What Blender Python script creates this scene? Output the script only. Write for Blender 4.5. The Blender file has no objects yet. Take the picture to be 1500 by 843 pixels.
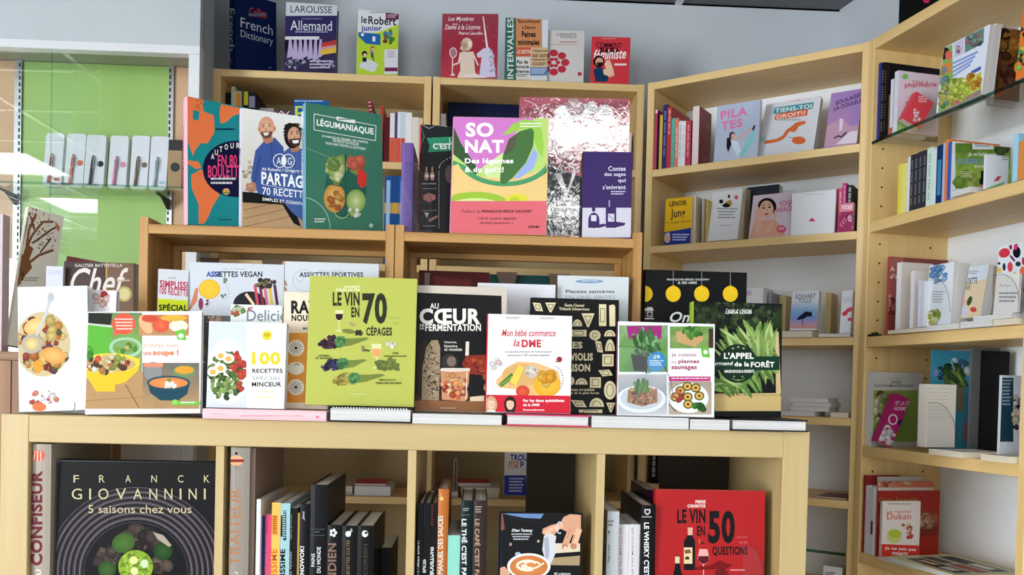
import bpy, bmesh, math, random
from mathutils import Matrix, Vector
R = random.Random(7)
# ------------------------------------------------------------------ camera, light, exposure
YAW, PITCH, ROLL, PPY, FPX, EYE = 2.261, -1.156, 1.383, 592.2, 1291.5, 1.563
def cam_axes():
    a, p, r = map(math.radians, (YAW, PITCH, ROLL))
    f = Vector((math.sin(a)*math.cos(p), math.cos(a)*math.cos(p), math.sin(p)))
    rt = Vector((math.cos(a), -math.sin(a), 0)); u = rt.cross(f)
    return math.cos(r)*rt+math.sin(r)*u, -math.sin(r)*rt+math.cos(r)*u, f
CR, CU, CF = cam_axes()
CAMP = Vector((0, 0, EYE))
cam = bpy.data.objects.new('camera', bpy.data.cameras.new('camera'))
bpy.context.scene.collection.objects.link(cam)
cam.matrix_world = Matrix((CR, CU, -CF)).transposed().to_4x4()
cam.location = CAMP
cam.data.sensor_width = 36; cam.data.lens = 36*FPX/1500; cam.data.shift_y = (PPY-421.5)/1500
cam.data.clip_start = 0.05
S = bpy.context.scene; S.camera = cam
w = bpy.data.worlds.new('world'); S.world = w; w.use_nodes = True
w.node_tree.nodes['Background'].inputs[0].default_value = (0.86, 0.93, 1.0, 1)
w.node_tree.nodes['Background'].inputs[1].default_value = WORLD = 1.5
S.view_settings.view_transform = 'Standard'; S.view_settings.look = 'None'
S.view_settings.gamma = 1; S.view_settings.use_curve_mapping = False
S.view_settings.exposure = 0.52
PANEL = 6.8          # emission of the ceiling light panels

dl = bpy.data.lights.new('added_side_fill', 'AREA'); dl.shape = 'RECTANGLE'; dl.size = 2.8; dl.size_y = 2.2; dl.energy = 330; dl.color = (.88, .94, 1)  # added fill light from the left, no window modelled; lifts corner and right shelves
do = bpy.data.objects.new('added_side_fill', dl); S.collection.objects.link(do); do.location = (-4.5, -1.9, 1.5); do.rotation_euler = (math.radians(90), 0, math.radians(-74))

# ------------------------------------------------------------------ measuring helpers
def proj(P):
    d = Vector(P)-CAMP; k = d.dot(CF)
    return 750+FPX*d.dot(CR)/k, PPY-FPX*d.dot(CU)/k
def ray(px, py): return CF+CR*((px-750)/FPX)-CU*((py-PPY)/FPX)
class Unit:                        # a furniture front: u along it, v into its depth
    def __init__(s, x, y, deg):
        s.o = Vector((x, y, 0)); s.a = math.radians(deg)
        s.u = Vector((math.cos(s.a), math.sin(s.a), 0)); s.v = Vector((-math.sin(s.a), math.cos(s.a), 0))
    def pt(s, u, v, z): return s.o+s.u*u+s.v*v+Vector((0, 0, z))
    def uat(s, px, v, z):
        lo, hi = -3, 4
        for _ in range(44):
            m = (lo+hi)/2; P = s.pt(m, v, z)
            if (P-CAMP).dot(CF) <= .05: hi = m; continue
            if proj(P)[0] < px: lo = m
            else: hi = m
        return lo
    def zat(s, px, py, v):
        d = ray(px, py); o = s.pt(0, v, 0); t = (o-CAMP).dot(s.v)/d.dot(s.v)
        return (CAMP+d*t).z
def bis(f, lo, hi, n=40):          # f increasing
    for _ in range(n):
        m = (lo+hi)/2
        if f(m) < 0: lo = m
        else: hi = m
    return lo

# ------------------------------------------------------------------ materials
def lin(c):
    if not isinstance(c, str): return c
    out = []
    for i in (0, 2, 4):
        v = int(c[i:i+2], 16)/255
        out.append(v/12.92 if v <= .04045 else ((v+.055)/1.055)**2.4)
    k = .016*(1-max(out))**6
    return tuple(max(.0025, q-k) for q in out)
def newmat(name):
    m = bpy.data.materials.new(name); m.use_nodes = True
    nt = m.node_tree; return m, nt, nt.nodes['Principled BSDF']
def bump(nt, b, scale, strength, dist=.001, vec=None):
    n = nt.nodes.new('ShaderNodeTexNoise'); n.inputs['Scale'].default_value = scale
    if vec: nt.links.new(vec, n.inputs['Vector'])
    k = nt.nodes.new('ShaderNodeBump'); k.inputs['Strength'].default_value = strength; k.inputs['Distance'].default_value = dist
    nt.links.new(n.outputs['Fac'], k.inputs['Height']); nt.links.new(k.outputs[0], b.inputs['Normal']); return n
def plain(name, col, rough=.5, metal=0, var=.06, nscale=6, bmp=0):
    m, nt, b = newmat(name); c = lin(col)
    b.inputs['Roughness'].default_value = rough; b.inputs['Metallic'].default_value = metal
    tc = nt.nodes.new('ShaderNodeTexCoord'); n = nt.nodes.new('ShaderNodeTexNoise'); n.inputs['Scale'].default_value = nscale
    nt.links.new(tc.outputs['Object'], n.inputs['Vector'])
    r = nt.nodes.new('ShaderNodeValToRGB')
    r.color_ramp.elements[0].color = (*[x*(1-var) for x in c], 1); r.color_ramp.elements[1].color = (*[min(1, x*(1+var)) for x in c], 1)
    nt.links.new(n.outputs['Fac'], r.inputs[0]); nt.links.new(r.outputs[0], b.inputs['Base Color'])
    if bmp: bump(nt, b, nscale*20, bmp)
    return m
def wood(name, c1, c2, axis, rough=.45, scale=1.0, knots=False):
    m, nt, b = newmat(name); b.inputs['Roughness'].default_value = rough
    tc = nt.nodes.new('ShaderNodeTexCoord'); mp = nt.nodes.new('ShaderNodeMapping')
    s = [60*scale]*3; s['xyz'.index(axis)] = 2.2*scale; mp.inputs['Scale'].default_value = s
    nt.links.new(tc.outputs['Object'], mp.inputs['Vector'])
    n = nt.nodes.new('ShaderNodeTexNoise'); n.inputs['Scale'].default_value = 1; n.inputs['Detail'].default_value = 5; n.inputs['Distortion'].default_value = .4
    nt.links.new(mp.outputs[0], n.inputs['Vector'])
    r = nt.nodes.new('ShaderNodeValToRGB'); r.color_ramp.elements[0].position = .3; r.color_ramp.elements[1].position = .7
    r.color_ramp.elements[0].color = (*lin(c2), 1); r.color_ramp.elements[1].color = (*lin(c1), 1)
    nt.links.new(n.outputs['Fac'], r.inputs[0]); out = r.outputs[0]
    if knots:
        mk = nt.nodes.new('ShaderNodeMapping'); k = [14, 14, 14]; k['xyz'.index(axis)] = 5; mk.inputs['Scale'].default_value = k
        nt.links.new(tc.outputs['Object'], mk.inputs['Vector'])
        v = nt.nodes.new('ShaderNodeTexVoronoi'); v.inputs['Scale'].default_value = 1; nt.links.new(mk.outputs[0], v.inputs['Vector'])
        kr = nt.nodes.new('ShaderNodeValToRGB'); kr.color_ramp.elements[0].position = .06; kr.color_ramp.elements[1].position = .16
        kr.color_ramp.elements[0].color = (.2, .1, .05, 1); kr.color_ramp.elements[1].color = (1, 1, 1, 1)
        nt.links.new(v.outputs['Distance'], kr.inputs[0])
        mx = nt.nodes.new('ShaderNodeMix'); mx.data_type = 'RGBA'; mx.blend_type = 'MULTIPLY'; mx.inputs[0].default_value = .8
        nt.links.new(out, mx.inputs[6]); nt.links.new(kr.outputs[0], mx.inputs[7]); out = mx.outputs[2]
    nt.links.new(out, b.inputs['Base Color'])
    return m
def print_mat(name, rough, coat=0, wrinkle=0):
    m, nt, b = newmat(name)
    a = nt.nodes.new('ShaderNodeAttribute'); a.attribute_name = 'Col'
    n = nt.nodes.new('ShaderNodeTexNoise'); n.inputs['Scale'].default_value = 40
    hs = nt.nodes.new('ShaderNodeHueSaturation'); mr = nt.nodes.new('ShaderNodeMapRange')
    mr.inputs['To Min'].default_value = .96; mr.inputs['To Max'].default_value = 1.04
    nt.links.new(n.outputs['Fac'], mr.inputs[0]); nt.links.new(mr.outputs[0], hs.inputs['Value'])
    nt.links.new(a.outputs['Color'], hs.inputs['Color']); nt.links.new(hs.outputs[0], b.inputs['Base Color'])
    b.inputs['Roughness'].default_value = rough; b.inputs['Coat Weight'].default_value = coat; b.inputs['Specular IOR Level'].default_value = .16; b.inputs['Coat IOR'].default_value = 1.9 if wrinkle else 1.6; b.inputs['Coat Roughness'].default_value = .04
    if wrinkle:
        bump(nt, b, 30, wrinkle, .002)
        k = nt.nodes.new('ShaderNodeBump'); k.inputs['Strength'].default_value = wrinkle; k.inputs['Distance'].default_value = .003
        wv = nt.nodes.new('ShaderNodeTexNoise'); wv.inputs['Scale'].default_value = 14; wv.inputs['Detail'].default_value = 3; wv.inputs['Distortion'].default_value = 1.5
        nt.links.new(wv.outputs['Fac'], k.inputs['Height']); nt.links.new(k.outputs[0], b.inputs['Coat Normal'])
    return m
def pages_mat(name, col):
    m, nt, b = newmat(name); c = lin(col); b.inputs['Roughness'].default_value = .8
    tc = nt.nodes.new('ShaderNodeTexCoord'); mp = nt.nodes.new('ShaderNodeMapping'); mp.inputs['Scale'].default_value = (1.5, 900, 1.5)
    nt.links.new(tc.outputs['Object'], mp.inputs[0])
    n = nt.nodes.new('ShaderNodeTexNoise'); n.inputs['Scale'].default_value = 1; n.inputs['Detail'].default_value = 2; nt.links.new(mp.outputs[0], n.inputs['Vector'])
    r = nt.nodes.new('ShaderNodeValToRGB'); r.color_ramp.elements[0].position = .35; r.color_ramp.elements[1].position = .6
    r.color_ramp.elements[0].color = (*[x*.66 for x in c], 1); r.color_ramp.elements[1].color = (*c, 1)
    nt.links.new(n.outputs['Fac'], r.inputs[0]); nt.links.new(r.outputs[0], b.inputs['Base Color']); return m
def clear_mat(name, tint, edge=False, k=1.0):
    m = bpy.data.materials.new(name); m.use_nodes = True; nt = m.node_tree; nt.nodes.clear()
    o = nt.nodes.new('ShaderNodeOutputMaterial'); mx = nt.nodes.new('ShaderNodeMixShader')
    t = nt.nodes.new('ShaderNodeBsdfTransparent'); g = nt.nodes.new('ShaderNodeBsdfGlossy'); f = nt.nodes.new('ShaderNodeFresnel')
    t.inputs[0].default_value = (*tint, 1); g.inputs['Roughness'].default_value = .01; f.inputs[0].default_value = 1.5
    g.inputs[0].default_value = (k, k, k, 1)
    ge = nt.nodes.new('ShaderNodeNewGeometry'); mm = nt.nodes.new('ShaderNodeMath'); mm.operation = 'MULTIPLY'; iv = nt.nodes.new('ShaderNodeMath'); iv.operation = 'SUBTRACT'; iv.inputs[0].default_value = 1
    nt.links.new(ge.outputs['Backfacing'], iv.inputs[1]); nt.links.new(iv.outputs[0], mm.inputs[0]); nt.links.new(f.outputs[0], mm.inputs[1])   # the far face of a pane passes light on
    nt.links.new(mm.outputs[0], mx.inputs[0]); nt.links.new(t.outputs[0], mx.inputs[1]); nt.links.new(g.outputs[0], mx.inputs[2])
    nt.links.new(mx.outputs[0], o.inputs[0]); return m
def emit_mat(name, col, st):
    m, nt, b = newmat(name); b.inputs['Emission Color'].default_value = (*col, 1); b.inputs['Emission Strength'].default_value = st; return m
MAT = dict(
    print=print_mat('print_paper', .38), gloss=print_mat('print_glossy', .3, .35), wrap=print_mat('print_shrink_wrapped', .3, 1, .09),
    white=pages_mat('pages_white', 'dfdcd8'), cream=pages_mat('pages_cream', 'e6dac2'),
)

# ------------------------------------------------------------------ objects
COL = S.collection
def link(o, parent=None):
    COL.objects.link(o)
    if parent: o.parent = parent
    return o
def meta(o, label=None, cat=None, group=None, kind=None):
    for k, v in (('label', label), ('category', cat), ('group', group), ('kind', kind)):
        if v: o[k] = v
    return o
def root(name, label, cat, M=None, group=None):
    o = bpy.data.objects.new(name, None); o.empty_display_size = .03
    link(o); meta(o, label, cat, group)
    if M is not None: o.matrix_world = M
    return o
def mesh(name, vs, fs, mat, parent=None, cols=None, smooth=False):
    me = bpy.data.meshes.new(name); me.from_pydata([tuple(v) for v in vs], [], fs)
    if cols is not None:           # one colour per face, or a list of colours per face corner
        at = me.color_attributes.new('Col', 'FLOAT_COLOR', 'CORNER'); buf = []
        for f, c in zip(fs, cols):
            if isinstance(c, list):
                for k in c: buf.extend((*k, 1))
            else:
                for _ in f: buf.extend((*c, 1))
        at.data.foreach_set('color', buf)
    if cols is None:
        bm = bmesh.new(); bm.from_mesh(me); bmesh.ops.recalc_face_normals(bm, faces=bm.faces); bm.to_mesh(me); bm.free()
    if smooth: me.polygons.foreach_set('use_smooth', [True]*len(fs))
    me.materials.append(mat); me.update()
    return link(bpy.data.objects.new(name, me), parent)
BF = [(0, 3, 2, 1), (4, 5, 6, 7), (0, 1, 5, 4), (1, 2, 6, 5), (2, 3, 7, 6), (3, 0, 4, 7)]
class MB:                          # collects boxes, tubes and prisms for ONE mesh
    def __init__(s): s.v = []; s.f = []
    def box(s, x0, y0, z0, x1, y1, z1, fr=None):
        n = len(s.v); P = [(x0, y0, z0), (x1, y0, z0), (x1, y1, z0), (x0, y1, z0), (x0, y0, z1), (x1, y0, z1), (x1, y1, z1), (x0, y1, z1)]
        s.v += [fr(*p) if fr else p for p in P]; s.f += [tuple(i+n for i in f) for f in BF]; return s
    def bbox(s, x0, y0, z0, x1, y1, z1, c=.0012):    # box with chamfered long edges (octagon section on its longest axis)
        d = (x1-x0, y1-y0, z1-z0); ax = d.index(max(d)); lo = (x0, y0, z0); hi = (x1, y1, z1)
        a, b = [i for i in range(3) if i != ax]
        c = min(c, d[a]/3, d[b]/3); n = len(s.v)
        sec = [(lo[a]+c, lo[b]), (hi[a]-c, lo[b]), (hi[a], lo[b]+c), (hi[a], hi[b]-c), (hi[a]-c, hi[b]), (lo[a]+c, hi[b]), (lo[a], hi[b]-c), (lo[a], lo[b]+c)]
        for w_ in (lo[ax], hi[ax]):
            for p in sec:
                q = [0, 0, 0]; q[a], q[b], q[ax] = p[0], p[1], w_; s.v.append(tuple(q))
        flip = (ax == 1)
        F = [tuple(range(n+7, n-1, -1)), tuple(range(n+8, n+16))]+[(n+i, n+(i+1) % 8, n+8+(i+1) % 8, n+8+i) for i in range(8)]
        s.f += [tuple(reversed(f)) for f in F] if flip else F
        return s
    def tube(s, p, q, r, r2=None, n=10, caps=True):
        p, q = Vector(p), Vector(q); d = (q-p).normalized(); a = d.orthogonal().normalized(); b = d.cross(a); k = len(s.v)
        for c, rr in ((p, r), (q, r if r2 is None else r2)):
            for i in range(n): t = 2*math.pi*i/n; s.v.append(tuple(c+a*math.cos(t)*rr+b*math.sin(t)*rr))
        s.f += [(k+i, k+(i+1) % n, k+n+(i+1) % n, k+n+i) for i in range(n)]
        if caps: s.f += [tuple(range(k+n-1, k-1, -1)), tuple(range(k+n, k+2*n))]
        return s
    def prism(s, pts, h0, h1, axis=1):               # polygon extruded along an axis
        n = len(pts); k = len(s.v)
        for h in (h0, h1):
            for p in pts:
                q = [0, 0, 0]; a, b = [i for i in range(3) if i != axis]; q[a], q[b], q[axis] = p[0], p[1], h; s.v.append(tuple(q))
        s.f += [tuple(range(k, k+n)), tuple(range(k+2*n-1, k+n-1, -1))]+[(k+i, k+n+i, k+n+(i+1) % n, k+(i+1) % n) for i in range(n)]
        return s
    def make(s, name, mat, parent=None, smooth=False):
        return mesh(name, s.v, s.f, mat, parent, smooth=smooth)

# ------------------------------------------------------------------ print on covers: flat inked shapes and lettering
_tc = {}
def glyphs(t, bold=0, shear=0):
    k = (t, bold, shear)
    if k not in _tc:
        cu = bpy.data.curves.new('t', 'FONT'); cu.body = t; cu.offset = min(bold, .042); cu.space_character = 1+min(bold, .042)*2.2; cu.shear = shear; cu.resolution_u = 3; cu.fill_mode = 'FRONT'
        ob = bpy.data.objects.new('t', cu); me = bpy.data.meshes.new_from_object(ob)
        vs = [tuple(v.co[:2]) for v in me.vertices]; fs = [tuple(p.vertices) for p in me.polygons]
        bpy.data.objects.remove(ob); bpy.data.curves.remove(cu); bpy.data.meshes.remove(me)
        x0 = min(v[0] for v in vs); x1 = max(v[0] for v in vs); y0 = min(v[1] for v in vs); y1 = max(v[1] for v in vs)
        _tc[k] = ([((v[0]-x0)/(x1-x0), (v[1]-y0)/(y1-y0)) for v in vs], fs)
    return _tc[k]
ZOOM = dict(A=(300, 0, 4.684), B=(600, 0, 4.167), C=(250, 120, 3.666), D=(560, 130, 3.666), E=(930, 60, 2.633), F=(1250, 0, 3.832), G=(1250, 180, 3.832),
            H=(1230, 360, 3.511), I=(1230, 580, 3.204), J=(0, 290, 2.553), K=(200, 370, 3.373), L=(430, 380, 3.242), M=(690, 390, 3.372),
            N=(890, 380, 3.243), O=(0, 600, 3.469), P=(310, 640, 4.153), Q=(580, 640, 4.152), R=(870, 620, 3.779), X=(0, 0, 1))
class Art:
    """draws on the face org + a*U + b*V (0<=a<=w, 0<=b<=h); coordinates are measured points, mapped to the face as the real print lies on it"""
    def __init__(s, M, org, U, V, w, h, lift):
        s.wo = M @ Vector(org); s.wu = (M.to_3x3() @ Vector(U)); s.wv = (M.to_3x3() @ Vector(V)); s.wn = s.wu.cross(s.wv)
        s.org, s.U, s.V, s.w, s.h, s.n = Vector(org), Vector(U), Vector(V), w, h, Vector(lift); s.k = 0
        s.v = []; s.f = []; s.c = []; s.z = (0, 0, 1)
    def zoom(s, k): s.z = ZOOM[k]; return s
    def m(s, x, y):
        px = s.z[0]+x/s.z[2]; py = s.z[1]+y/s.z[2]; d = ray(px, py)
        t = (s.wo-CAMP).dot(s.wn)/d.dot(s.wn); P = CAMP+d*t-s.wo
        return P.dot(s.wu), P.dot(s.wv)
    def put(s, ab, fs, cs):
        s.k += 1; n = len(s.v); e = .00008+s.k*.000012
        for a, b in ab:
            a = min(max(a, .0004), s.w-.0004); b = min(max(b, .0004), s.h-.0004)
            s.v.append(s.org+s.U*a+s.V*b+s.n*e)
        s.f += [tuple(i+n for i in f) for f in fs]; s.c += cs
    def poly(s, pts, c): s.put([s.m(*p) for p in pts], [tuple(range(len(pts)))], [lin(c)]); return s
    def rect(s, x0, y0, x1, y1, c): return s.poly([(x0, y0), (x1, y0), (x1, y1), (x0, y1)], c)
    def frac(s, a0, b0, a1, b1, c): # rectangle in fractions of the face, b from the top
        s.put([(s.w*a, s.h*(1-b)) for a, b in ((a0, b0), (a1, b0), (a1, b1), (a0, b1))], [(0, 1, 2, 3)], [lin(c)]); return s
    def ell(s, cx, cy, rx, ry, c, n=22, rot=0, c2=None):
        r = math.radians(rot); P = []
        for i in range(n):
            t = 2*math.pi*i/n; x, y = rx*math.cos(t), ry*math.sin(t)
            P.append(s.m(cx+x*math.cos(r)-y*math.sin(r), cy+x*math.sin(r)+y*math.cos(r)))
        if c2 is None: s.put(P, [tuple(range(n))], [lin(c)])
        else:
            a, b = lin(c), lin(c2); P.append(s.m(cx, cy)); s.put(P, [(i, (i+1) % n, n) for i in range(n)], [[a, a, b] for i in range(n)])
        return s
    def ring(s, cx, cy, rx, ry, t_, c, a0=0, a1=360, n=28):
        P = []
        for i in range(n+1):
            t = math.radians(a0+(a1-a0)*i/n)
            for q in (0, t_): P.append(s.m(cx+(rx-q)*math.cos(t), cy+(ry-q)*math.sin(t)))
        s.put(P, [(2*i, 2*i+2, 2*i+3, 2*i+1) for i in range(n)], [lin(c)]*n); return s
    def line(s, pts, wd, c):
        for (x0, y0), (x1, y1) in zip(pts, pts[1:]):
            L = math.hypot(x1-x0, y1-y0) or 1; nx, ny = -(y1-y0)/L*wd/2, (x1-x0)/L*wd/2
            s.put([s.m(x0+nx, y0+ny), s.m(x1+nx, y1+ny), s.m(x1-nx, y1-ny), s.m(x0-nx, y0-ny)], [(0, 1, 2, 3)], [lin(c)]); s.k -= 1
        s.k += 1; return s
    def text(s, t, x0, y0, x1, y1, c, b=0, sh=0, rot=None, sl=0):
        vs, fs = glyphs(t, b, sh); P = []
        for a, q in vs:
            if rot == 'up': x, y = x1-q*(x1-x0), y1-a*(y1-y0)
            elif rot == 'down': x, y = x0+q*(x1-x0), y0+a*(y1-y0)
            else: x, y = x0+a*(x1-x0), y1-q*(y1-y0)+sl*a
            P.append(s.m(x, y))
        s.put(P, fs, [lin(c)]*len(fs)); return s
    def lines(s, x0, y0, x1, y1, n, c, seed=1, fill=.5, centre=False):    # rows of print too small to read
        r = random.Random(seed); h = (y1-y0)/n
        for i in range(n):
            xe = x1-(x1-x0)*r.random()*.25*(i > 0); x = x0+((x1-xe)/2 if centre else 0); xe = xe-(0 if not centre else 0)
            while x < xe-(x1-x0)*.02:
                w_ = (x1-x0)*(.05+r.random()*.1); s.rect(x, y0+i*h, min(x+w_, xe), y0+i*h+h*fill, c); s.k -= 1; x += w_+(x1-x0)*.018
        s.k += 1; return s
    def blobs(s, cx, cy, rx, ry, n, size, pal, seed=1, el=1.0, ang=None, clip=True):
        r = random.Random(seed)
        for i in range(n):
            t = r.random()*6.283; q = math.sqrt(r.random())*(1-(size/max(rx, ry))*.5 if clip else 1); x = cx+rx*q*math.cos(t); y = cy+ry*q*math.sin(t)
            R0 = size*(.55+r.random()*.9); a = ang+r.gauss(0, 14) if ang is not None else r.random()*360; a = math.radians(a); k = 8
            P = []
            for j in range(k):
                tt = 2*math.pi*j/k; rr = R0*(.75+r.random()*.4); X, Y = rr*el*math.cos(tt), rr*math.sin(tt)/math.sqrt(el)
                P.append(s.m(x+X*math.cos(a)-Y*math.sin(a), y+X*math.sin(a)+Y*math.cos(a)))
            P.append(s.m(x-R0*.15, y-R0*.2)); c = lin(r.choice(pal)); v = .75+r.random()*.3
            dk = tuple(q*v*.62 for q in c); lt = tuple(min(1, q*v*1.15+.012) for q in c)
            s.put(P, [(j, (j+1) % k, k) for j in range(k)], [[dk, dk, lt]]*k); s.k -= .8
        s.k = int(s.k)+1; return s
    def grad(s, x0, y0, x1, y1, rows, nx=1, amp=0, seed=1):               # printed photo background: smooth colour rows [(t,colour)...] with mottling
        r = random.Random(seed); ny = max(len(rows)-1, 1); st = rows
        if amp: ny = max(4, int(nx*(abs(y1-y0)/abs(x1-x0))))
        def colr(t):
            for (a, ca), (b, cb) in zip(st, st[1:]):
                if a <= t <= b:
                    k = (t-a)/(b-a or 1); ca, cb = lin(ca), lin(cb); return tuple(p+(q-p)*k for p, q in zip(ca, cb))
            return lin(st[-1][1])
        T = [st[i][0] for i in range(len(st))] if not amp else [j/ny for j in range(ny+1)]
        P, C = [], []
        for t in T:
            for i in range(nx+1):
                P.append(s.m(x0+(x1-x0)*i/nx, y0+(y1-y0)*t)); g = 1+amp*(r.random()-.5)*2; C.append(tuple(max(0, q*g) for q in colr(t)))
        fs = []; cs = []
        for j in range(len(T)-1):
            for i in range(nx):
                q = (j*(nx+1)+i, j*(nx+1)+i+1, (j+1)*(nx+1)+i+1, (j+1)*(nx+1)+i); fs.append(q); cs.append([C[z_] for z_ in q])
        s.put(P, fs, cs); return s
    def done(s, name, mat, parent):
        if not s.f: return
        # triangles may be wound either way: turn them all to the lift direction
        F, C = [], []
        for f, c in zip(s.f, s.c):
            a, b, d = s.v[f[0]], s.v[f[1]], s.v[f[2]]
            nn = (b-a).cross(d-a)
            if len(f) > 3: nn = sum((((s.v[f[i]]-a).cross(s.v[f[i+1]]-a)) for i in range(1, len(f)-1)), Vector((0, 0, 0)))
            if nn.dot(s.n) < 0: f = tuple(reversed(f)); c = list(reversed(c)) if isinstance(c, list) else c
            F.append(f); C.append(c)
        return mesh(name, s.v, F, mat, parent, C)

# ------------------------------------------------------------------ books
BOOKS = []
def build_book(name, label, M, W, H, T, cov, spine=None, pages='white', hard=False, art=None, sart=None, group=None, cat='book', mat='print'):
    r = root(name, label, cat, M, group)
    b, ov = (.0025, .003) if hard else (.0006, .0)
    b = min(b, T*.2); s = b if not hard else .003; spine = spine or cov; C, Sp = lin(cov), lin(spine)
    bul = .0025 if (hard and T > .014) else 0
    prof = [(0, 0), (W, 0), (W, b), (s, b), (s, T-b), (W, T-b), (W, T), (0, T)]
    if bul: prof += [(-bul*.8, T*.75), (-bul, T*.5), (-bul*.8, T*.25)]
    n = len(prof); vs = [(x, y, z) for z in (0, H) for x, y in prof]; fs = []; cs = []
    for i in range(n):
        j = (i+1) % n; fs.append((i, j, n+j, n+i)); cs.append(Sp if i >= 7 else C)
    top = [(0, 1, 2, 3), (4, 5, 6, 7), (0, 3, 4, 7)]+([(0, 7, 8, 9, 10)] if bul else [])
    for t in top: fs.append(tuple(n+i for i in t)); cs.append(C); fs.append(tuple(reversed(t))); cs.append(C)
    mesh('cover', vs, fs, MAT[mat], r, cs)
    px = .003 if hard else .0006
    MB().box(s, b, ov, W-px, T-b, H-(ov if hard else .0006)).make('pages', MAT[pages], r)
    if art:
        A = Art(M, (0, 0, 0), (1, 0, 0), (0, 0, 1), W, H, (0, -1, 0)); art(A); A.done('cover_print', MAT[mat], r)
    if sart:
        A = Art(M, (0-bul, T, 0), (0, -1, 0), (0, 0, 1), T, H, (-1, 0, 0)); sart(A); A.done('spine_print', MAT[mat], r)
    return r
def frame(P, X, Z):
    X = X.normalized(); Z = Z.normalized(); Y = Z.cross(X); return Matrix(((X.x, Y.x, Z.x, P.x), (X.y, Y.y, Z.y, P.y), (X.z, Y.z, Z.z, P.z), (0, 0, 0, 1)))
def face(label, U, v, z, xl, xr, yt, T=.02, yaw=0, lean=6, tilt=0, name='book', **k):
    """book standing with its cover to the front: left and right foot at columns xl, xr, top left corner at row yt"""
    P = U.pt(U.uat(xl, v, z), v, z); a = U.a+math.radians(yaw); X = Vector((math.cos(a), math.sin(a), 0)); B = Vector((-math.sin(a), math.cos(a), 0))
    L = math.radians(lean); up = math.cos(L)*Vector((0, 0, 1))+math.sin(L)*B
    if tilt:
        q = math.radians(tilt); X, up = math.cos(q)*X+math.sin(q)*up, -math.sin(q)*X+math.cos(q)*up
    W = bis(lambda w_: proj(P+X*w_)[0]-xr, .01, .8)
    P = P+Vector((0, 0, T*math.sin(L)+(W*math.sin(math.radians(-tilt)) if tilt < 0 else 0)+.0003)); H = bis(lambda h: yt-proj(P+up*h)[1], .01, .8)
    M = frame(P, X, up); BOOKS.append((label, round(W, 3), round(H, 3), [round(c) for c in (*proj(P), *proj(P+X*W+up*H))]))
    return build_book(name, label, M, W, H, T, **k)
def edge(label, U, v, z, xl, xr, yt, W=.15, tilt=0, name='book', **k):
    """book shelved with its spine to the front: spine between columns xl and xr at its foot"""
    u0, u1 = U.uat(xl, v, z), U.uat(xr, v, z); T = max(u1-u0, .004)-.0004; P = U.pt(u1-.0002, v, z); up = Vector((0, 0, 1))
    H = bis(lambda h: yt-proj(P+up*h)[1], .01, .8)
    if tilt:
        up = Matrix.Rotation(math.radians(tilt), 3, U.v) @ up
    xc = k.pop('xc', None)
    if xc: W = bis(lambda w_: proj(P+U.v*w_)[0]-xc, .01, .5)
    M = frame(P, U.v, up); BOOKS.append((label, round(T, 3), round(H, 3), round(W, 3)))
    return build_book(name, label, M, W, H, T, **k)
ORD = ['first', 'second', 'third', 'fourth', 'fifth', 'sixth', 'seventh', 'eighth', 'ninth', 'tenth', 'eleventh', 'twelfth', 'thirteenth']
def row(U, v, z, x0, where, items, group, W=.15):
    for i, it in enumerate(items):
        desc, xr, yt, cov = it[:4]; kw = it[4] if len(it) > 4 else {}
        kw = dict(kw); w_ = kw.pop('W', W); vv = v+kw.pop('dv', 0)
        edge(f'{desc}, {ORD[i]} from left{where}', U, vv, z, x0, xr, yt, W=w_, cov=cov, group=group, **kw); x0 = xr
def flat(label, U, v, z, xl, xr, T, D=.2, front='pages', name='book', yaw=0, **k):
    """book lying on its back, cover up; front = which edge looks to the room"""
    u0, u1 = U.uat(xl, v, z), U.uat(xr, v, z); L = u1-u0; q = Matrix.Rotation(math.radians(yaw), 3, 'Z')
    du, dv = q @ U.u, q @ U.v
    if front == 'spine': P = U.pt(u0, v, z+T)+du*L; M = frame(P, dv, -du)
    else: P = U.pt(u0, v, z+T)+dv*D; M = frame(P, -dv, du)
    return build_book(name, label, M, D, L, T, **k)
# ------------------------------------------------------------------ units, measured off the photograph
XP = Unit(-.863, 1.634, 0); BK = Unit(0, 2.736, 0); MI = Unit(.499, 2.699, -36.2); RK = .965; RI = Unit(1.087*RK, 2.197*RK, -78.53); rz = lambda z: EYE+(z-EYE)*RK
PN = Unit(0, 1.79, 0); DS = Unit(0, 2.6, 0)
birch = {a: wood('birch_'+a, 'e6c68c', 'dab478', a) for a in 'xyz'}
pale = {a: wood('pale_birch_'+a, 'eaca8c', 'e0bb7a', a, scale=.8) for a in 'xyz'}
pine = {a: wood('pine_'+a, 'c99a58', 'a87638', a, scale=.6, knots=True) for a in 'xyz'}
whitewall = plain('wall_paint', 'cdd1d6', .8, bmp=.05); whiteback = plain('white_back_board', 'f2f6fa', .6)
tan = plain('beige_back_board', 'a8936a', .7); darkback = plain('dark_brown_board', '3d3326', .7)
metal = plain('brushed_metal', 'b9bcbf', .35, 1); dark = plain('dark_slot', '2a2a2a', .6); wframe = plain('white_lacquer', 'e4e5e6', .4)
glass = clear_mat('clear_glass', (.985, .995, .99)); acryl = clear_mat('clear_acrylic', (.97, .975, .98)); gedge = clear_mat('green_glass_edge', (.25, .5, .42), k=1)

def struct(o): o['kind'] = 'structure'; return o
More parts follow.
